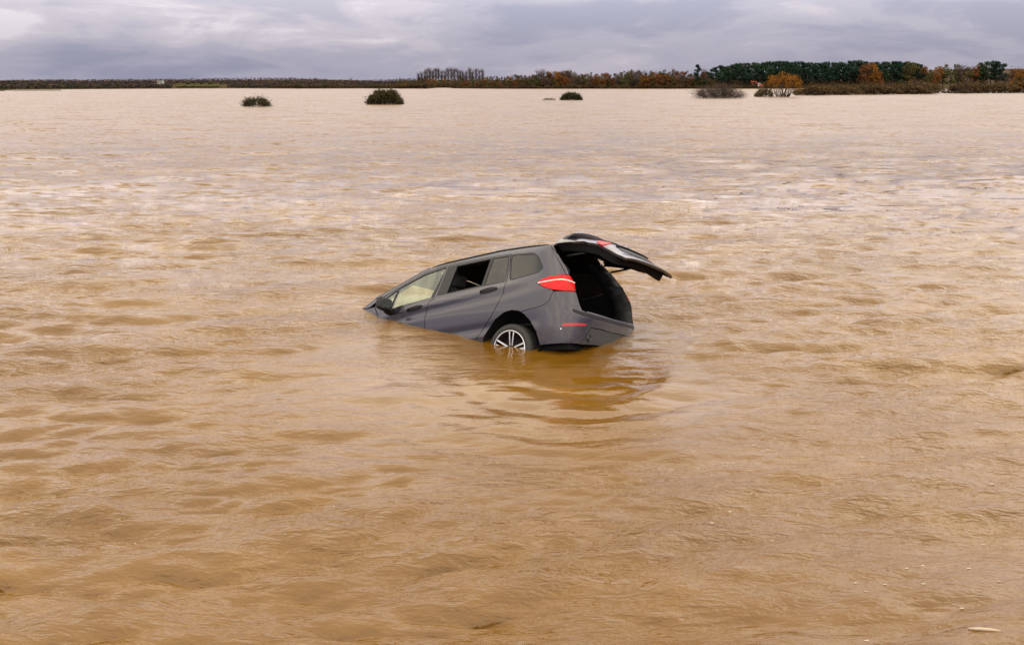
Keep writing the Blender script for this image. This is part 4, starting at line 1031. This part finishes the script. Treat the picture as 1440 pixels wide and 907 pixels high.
# ================================================================= BUSHES STANDING IN THE FLOOD
def flood_bush(px, py, wpx, hpx, label, m, leaves, twn, seed, lean=0.0, name='flooded_bush', stems=46, ltop=1.0, leafsize=.075, depth=.6):
    d = Dof(py); wd = wpx / F_PX * d; h = hpx / F_PX * d; g = np.random.default_rng(seed)
    root = bpy.data.objects.new(name, None); COL.objects.link(root); root.location = (bearing(px, d), d, 0); root['label'] = label; root['category'] = 'bush'
    limbs = []; tips = []; Vs = []
    for i in range(stems):
        q = g.uniform(-1, 1); dy_ = g.uniform(-1, 1) * depth; env = math.sqrt(max(.06, 1 - abs(q) ** 2.3)) * math.sqrt(max(.2, 1 - dy_ * dy_))
        e = np.array([q * wd / 2, dy_ * wd / 2, h * env * g.uniform(.55, 1.05)]); b0 = np.array([e[0] * .6 + lean, e[1] * .6, -.25])
        pts = bend(b0, e, g, .09, 5); rr = .012 * (h / 2) ** .5; limbs.append((pts, (rr * 2.2, rr * 1.8, rr * 1.4, rr, rr * .5))); tips += [pts[1], pts[2], pts[3], pts[4]]
        for _ in range(3):
            st = np.array(pts[g.integers(1, 4)]); e2 = st + g.normal(0, .16, 3) * [wd * .4, wd * .4, h * .6] + [q * .1 * wd, 0, .14 * h]; e2[2] = max(.05, e2[2])
            r2 = bend(st, e2, g, .1, 3); limbs.append((r2, (rr, rr * .8, rr * .4))); tips += [r2[1], r2[2], r2[2]]
        if leaves: Vs.append(leaf_cloud(e * [1.0, 1.0, .30], (wd * .09, wd * .09, h * .16), leaves // 2, leafsize * (h / 2) ** .3, g, .65, .3, .0))
        if leaves: Vs.append(leaf_cloud(e * [.93, .93, .74 * ltop], (wd * .10, wd * .10, h * .2), leaves, leafsize * (h / 2) ** .3, g, .65, .3, .0))
    tw = np.array(tips); sc = h / 2
    P = tw[g.integers(0, len(tw), twn)] + g.normal(0, .07 * sc, (twn, 3)); dd = g.normal(0, 1, (twn, 3)); dd[:, 2] = np.abs(dd[:, 2]) * .7 + .3; dd /= np.linalg.norm(dd, axis=1, keepdims=True)
    t = np.cross(dd, g.normal(size=(twn, 3))); t /= np.linalg.norm(t, axis=1, keepdims=True); L = .46 * sc * g.uniform(.5, 1.4, (twn, 1)); W_ = .010 * (sc ** .5) * g.uniform(.7, 1.4, (twn, 1))
    Vs.append(np.stack([P - t * W_, P + t * W_, P + dd * L + t * W_ * .4, P + dd * L - t * W_ * .4], 1).reshape(-1, 3))
    obj('stems', limb_mesh('stems', limbs, M['bark'], 4), root); obj('foliage', cloud_mesh('foliage', Vs, m), root)
    return root
flood_bush(360.5, 150.2, 36, 15, 'small dark twiggy bush alone in the water at the left', M['bramble'], 40, 1500, 1, stems=64)
flood_bush(541.5, 147.2, 46, 24, 'dark green leafy bush in the water left of centre', M['bramble'], 64, 1100, 2, stems=90, leafsize=.11)
flood_bush(803.5, 141.2, 28, 12, 'small round dark bush in the water right of centre', M['bramble'], 54, 900, 13, stems=90, leafsize=.09)
flood_bush(772, 141.6, 18, 4.0, 'barely showing flat tuft of twigs left of the small round bush', M['bramble'], 16, 260, 4, stems=22)
flood_bush(1012, 138.6, 66, 19, 'wide bare thicket of dark twigs in the water before the pines', M['twig'], 12, 4200, 5, stems=170, depth=.35)
flood_bush(1074, 136.6, 26, 14, 'low green bush at the left foot of the orange willow', M['olive'], 40, 500, 6, stems=50, leafsize=.10)
d_ = Dof(136.6); gw = np.random.default_rng(8)
wl_ = bpy.data.objects.new('willow_tree', None); COL.objects.link(wl_); wl_.location = (bearing(1099, d_), d_, 0); wl_['label'] = 'round golden orange willow standing in the flood before the pines'; wl_['category'] = 'tree'
limbs = []; Vs = []; W_ = 50 / F_PX * d_; H_ = 35 / F_PX * d_
for i in range(40):
    a = gw.uniform(0, 6.28); q = math.sqrt(gw.uniform(0, 1)); e = np.array([math.cos(a) * q * W_ * .46, math.sin(a) * q * W_ * .42, H_ * (.40 + .55 * math.sqrt(1 - .85 * q * q)) * gw.uniform(.78, 1.02)])
    limbs.append((bend((e[0] * .35, e[1] * .35, -.3), e, gw, .05, 5), (.07, .055, .04, .025, .01)))
    Vs.append(leaf_cloud(e * [1, 1, .90], (.85, .85, .62), 70, .16, gw, .55, .3, .1))
    if i % 2 == 0: Vs.append(leaf_cloud(e * [1.02, 1.02, .62], (.7, .7, .5), 40, .15, gw, .55, .3, .1))
obj('trunk', limb_mesh('trunk', limbs, M['bark'], 4), wl_); obj('crown', cloud_mesh('crown', Vs, M['gold']), wl_)
# hedges standing in the water at the right
def hedge_run(px0, px1, pyf, topf, label, group, step=(7, 11), ww=(1.0, 1.5), nm='hedge_bush', row='front'):
    px = px0
    while px < px1:
        py = pyf(px); d = Dof(py) + random.uniform(0, 5); h = ztop(topf(px) + random.uniform(-1.2, 1.6), d)
        plant('shrub', nm, row + ' ' + label + (', left half' if px < (px0 + min(px1, 1440)) / 2 else ', right half'), 'bush', bearing(px, d), d, -.1, h, random.uniform(*ww), group, base_h=2.0); px += random.uniform(*step)
hedge_run(1122, 1312, lambda p: np.interp(p, [1122, 1312], [134.8, 132.6]), lambda p: np.interp(p, [1122, 1145, 1200, 1260, 1285, 1312], [126, 118.5, 117, 116.5, 114, 116]), 'brown-green bush in the flooded hedge right of the willow', 'flooded hedge right of the willow')
hedge_run(1122, 1312, lambda p: np.interp(p, [1122, 1312], [132.6, 131]), lambda p: np.interp(p, [1122, 1145, 1200, 1260, 1285, 1312], [125, 118, 116, 115, 112, 115]), 'brown-green bush in the flooded hedge right of the willow', 'flooded hedge right of the willow', row='rear')
hedge_run(1318, 1360, lambda p: 131.8, lambda p: 127.0, 'low dark bush just above the water in the hedge gap', 'low bushes in the hedge gap')
hedge_run(1345, 1480, lambda p: np.interp(p, [1345, 1480], [131.8, 130.6]), lambda p: np.interp(p, [1345, 1360, 1400, 1440, 1480], [116, 112, 114, 109, 108]), 'brown bush in the flooded hedge at the right edge', 'flooded hedge at the right edge', step=(9, 13))
for px, t in ((1286, 113), (1357, 110), (1249, 116)):
    d = Dof(132.5); plant('brown', 'hedge_tree', 'small brown tree growing up out of the flooded hedge', 'tree', bearing(px, d), d, -.2, ztop(t, d), .9, 'small trees in the flooded hedge')
for px, t in ((1421, 112.5), (1432, 114)):
    d = Dof(131.2) + 4; plant('gold', 'hedge_tree', 'yellow-orange small tree over the hedge at the right edge', 'tree', bearing(px, d), d, -.2, ztop(t, d), .9, 'yellow trees over the right hedge')

# ================================================================= EXCAVATOR on the far bank
M['orange'] = mat('orange_paint', (.22, .040, .016), .7)
M['track'] = mat('track_steel', (.04, .036, .032), .8)
d = shore_d(1055) - 2
ex = thing('excavator', 'orange digger with raised folded arm in front of the pine wood', 'excavator', Matrix.Translation((bearing(1069, d), d, .25)))
bm = bmesh.new(); box(bm, (0, 0, 1.55), (2.6, 2.3, 1.1), bev=.2); box(bm, (.9, 0, 1.75), (1.1, 2.2, 1.3), bev=.3); bm_obj('body', bm, M['orange'], ex)
bm = bmesh.new(); box(bm, (-1.0, -.65, 2.2), (1.3, 1.0, 1.7), bev=.12); cab = bm_obj('cab', bm, M['white'], ex)
bm = bmesh.new(); box(bm, (-1.0, -1.16, 2.45), (1.0, .03, .9)); box(bm, (-1.66, -.65, 2.4), (.03, .8, 1.0)); bm_obj('window', bm, M['gloss'], cab)
for s in (-1, 1):
    bm = bmesh.new(); box(bm, (0, s * 1.0, .42), (3.4, .55, .84), bev=.3); bm_obj('track', bm, M['track'], ex)
bm = bmesh.new()
def beam(bm, a, b, w0, w1, y=.35):
    a, b = Vector(a), Vector(b); n_ = Vector((-(b - a).z, 0, (b - a).x)).normalized(); vs = []
    for p, ww in ((a, w0), (b, w1)):
        for sx, sy in ((1, 1), (1, -1), (-1, -1), (-1, 1)): vs.append(bm.verts.new(p + n_ * ww / 2 * sx + Vector((0, sy * y / 2, 0))))
    for k in range(4): bm.faces.new((vs[k], vs[(k + 1) % 4], vs[4 + (k + 1) % 4], vs[4 + k]))
    bm.faces.new(vs[:4][::-1]); bm.faces.new(vs[4:])
beam(bm, (-1.2, .3, 2.0), (-3.2, .3, 4.0), .8, .9); beam(bm, (-3.1, .3, 3.9), (-6.0, .3, 4.3), .9, .6); bmesh.ops.recalc_face_normals(bm, faces=bm.faces); boom = bm_obj('boom', bm, M['orange'], ex)
bm = bmesh.new(); beam(bm, (-6.3, .3, 4.6), (-4.8, .3, 2.3), .75, .5); bmesh.ops.recalc_face_normals(bm, faces=bm.faces); bm_obj('dipper_arm', bm, M['orange'], ex)
bm = bmesh.new(); beam(bm, (-4.9, .3, 2.5), (-4.1, .3, 1.8), .5, 1.0, .9); bmesh.ops.recalc_face_normals(bm, faces=bm.faces); bm_obj('bucket', bm, M['track'], ex)
ex.scale = (.75, .75, .75)

# ================================================================= WHITE FARMHOUSE on the far left rise
d = 980.0; M['render'] = mat('white_render', (.30, .30, .30), .8); M['tile'] = mat('dark_roof_tile', (.10, .075, .065), .8); M['pane'] = mat('dark_window', (.02, .02, .025), .1)
hs = thing('farmhouse', 'tiny white house with a chimney among the trees on the left rise', 'house', Matrix.Translation((bearing(225.5, d), d, .9)))
bm = bmesh.new(); box(bm, (0, 0, 1.3), (4.6, 4.0, 2.6)); box(bm, (2.9, .2, 1.8), (1.6, 3.2, 3.6)); bm_obj('wall', bm, M['render'], hs)
V = [(-2.5, -2.2, 2.6), (2.15, -2.2, 2.6), (2.15, 2.2, 2.6), (-2.5, 2.2, 2.6), (-2.5, 0, 3.7), (2.15, 0, 3.7)]
rf = obj('roof', new_mesh('roof', V, [(0, 1, 5, 4), (2, 3, 4, 5), (1, 2, 5), (3, 0, 4), (3, 2, 1, 0)], M['tile'], smooth=False), hs)
bm = bmesh.new(); box(bm, (2.9, .2, 4.1), (.7, .7, 1.4)); bm_obj('chimney', bm, M['render'], rf)
for x in (-1.2, 1.0):
    bm = bmesh.new(); box(bm, (x, -2.01, 1.4), (.8, .06, 1.1)); bm_obj('window', bm, M['pane'], hs)

# ================================================================= FLOATING BITS
M['foam'] = mat('pale_foam', (.36, .31, .24), .8)
M['stick'] = mat('bleached_wood', (.36, .29, .21), .8)
from mathutils.bvhtree import BVHTree
kd_rows = rows_y
def water_z(x, y):
    i = int(np.clip(np.searchsorted(rows_y, y), 1, nr - 2)); j = int(np.clip(np.searchsorted(tcol, x / (max(y, 0) + 4.0)), 1, nc - 2)); return float(WZ[i, j])
def ground(px, py):
    d_ = CAM_H / ((py - HOR) / F_PX) ; th = math.atan((PH / 2 - HOR) / F_PX)
    v_ = Vector(((px - PW / 2) / F_PX, math.cos(th) - math.sin(th) * (py - PH / 2) / F_PX, -math.sin(th) - math.cos(th) * (py - PH / 2) / F_PX))
    t = CAM_H / -v_.z; return v_.x * t, v_.y * t
bm = bmesh.new(); x, y = ground(1383, 890); z = water_z(x, y)
tube(bm, [(-.085, .01, 0), (-.03, .0, .004), (.03, -.006, .003), (.085, -.014, 0)], [.006, .010, .010, .006], 7)
st_ = bm_obj('floating_stick', bm, M['stick'], smooth=True, label='short pale stick floating in the bottom right corner', category='stick'); st_.location = (x, y, z + .002)
bm = bmesh.new(); gf = np.random.default_rng(31)
spots = [(1060, 626), (1320, 669), (1395, 684), (1383, 690), (1285, 690), (1210, 722), (1312, 734), (1122, 722), (1038, 729), (1056, 696), (1000, 742), (1087, 757), (1202, 823), (1244, 826), (1268, 720), (1353, 851), (1404, 820), (1076, 853), (1085, 854), (1056, 812), (1217, 836), (1082, 901), (1298, 825), (1301, 670), (1150, 864), (1190, 847), (260, 614), (80, 640), (175, 598), (345, 660), (330, 670), (470, 720), (15, 560), (130, 655), (60, 690)]
spots += [(gf.uniform(900, 1440), gf.uniform(600, 900)) for _ in range(22)] + [(gf.uniform(20, 700), gf.uniform(560, 880)) for _ in range(5)]
for px, py in spots:
    x, y = ground(px, py); z = water_z(x, y) + .003; s = gf.uniform(.003, .009) * (1.0 if px > 700 else .8); a = gf.uniform(0, 3.1)
    vs = [bm.verts.new((x + s * gf.uniform(.6, 1.2) * math.cos(a + k * 1.0472) * 2.2, y + s * gf.uniform(.6, 1.2) * math.sin(a + k * 1.0472), z)) for k in range(6)]
    t_ = bm.verts.new((x, y, z + s * .5))
    for k in range(6): bm.faces.new((vs[k], vs[(k + 1) % 6], t_))
bmesh.ops.recalc_face_normals(bm, faces=bm.faces)
bm_obj('foam_flecks', bm, M['foam'], kind='stuff')
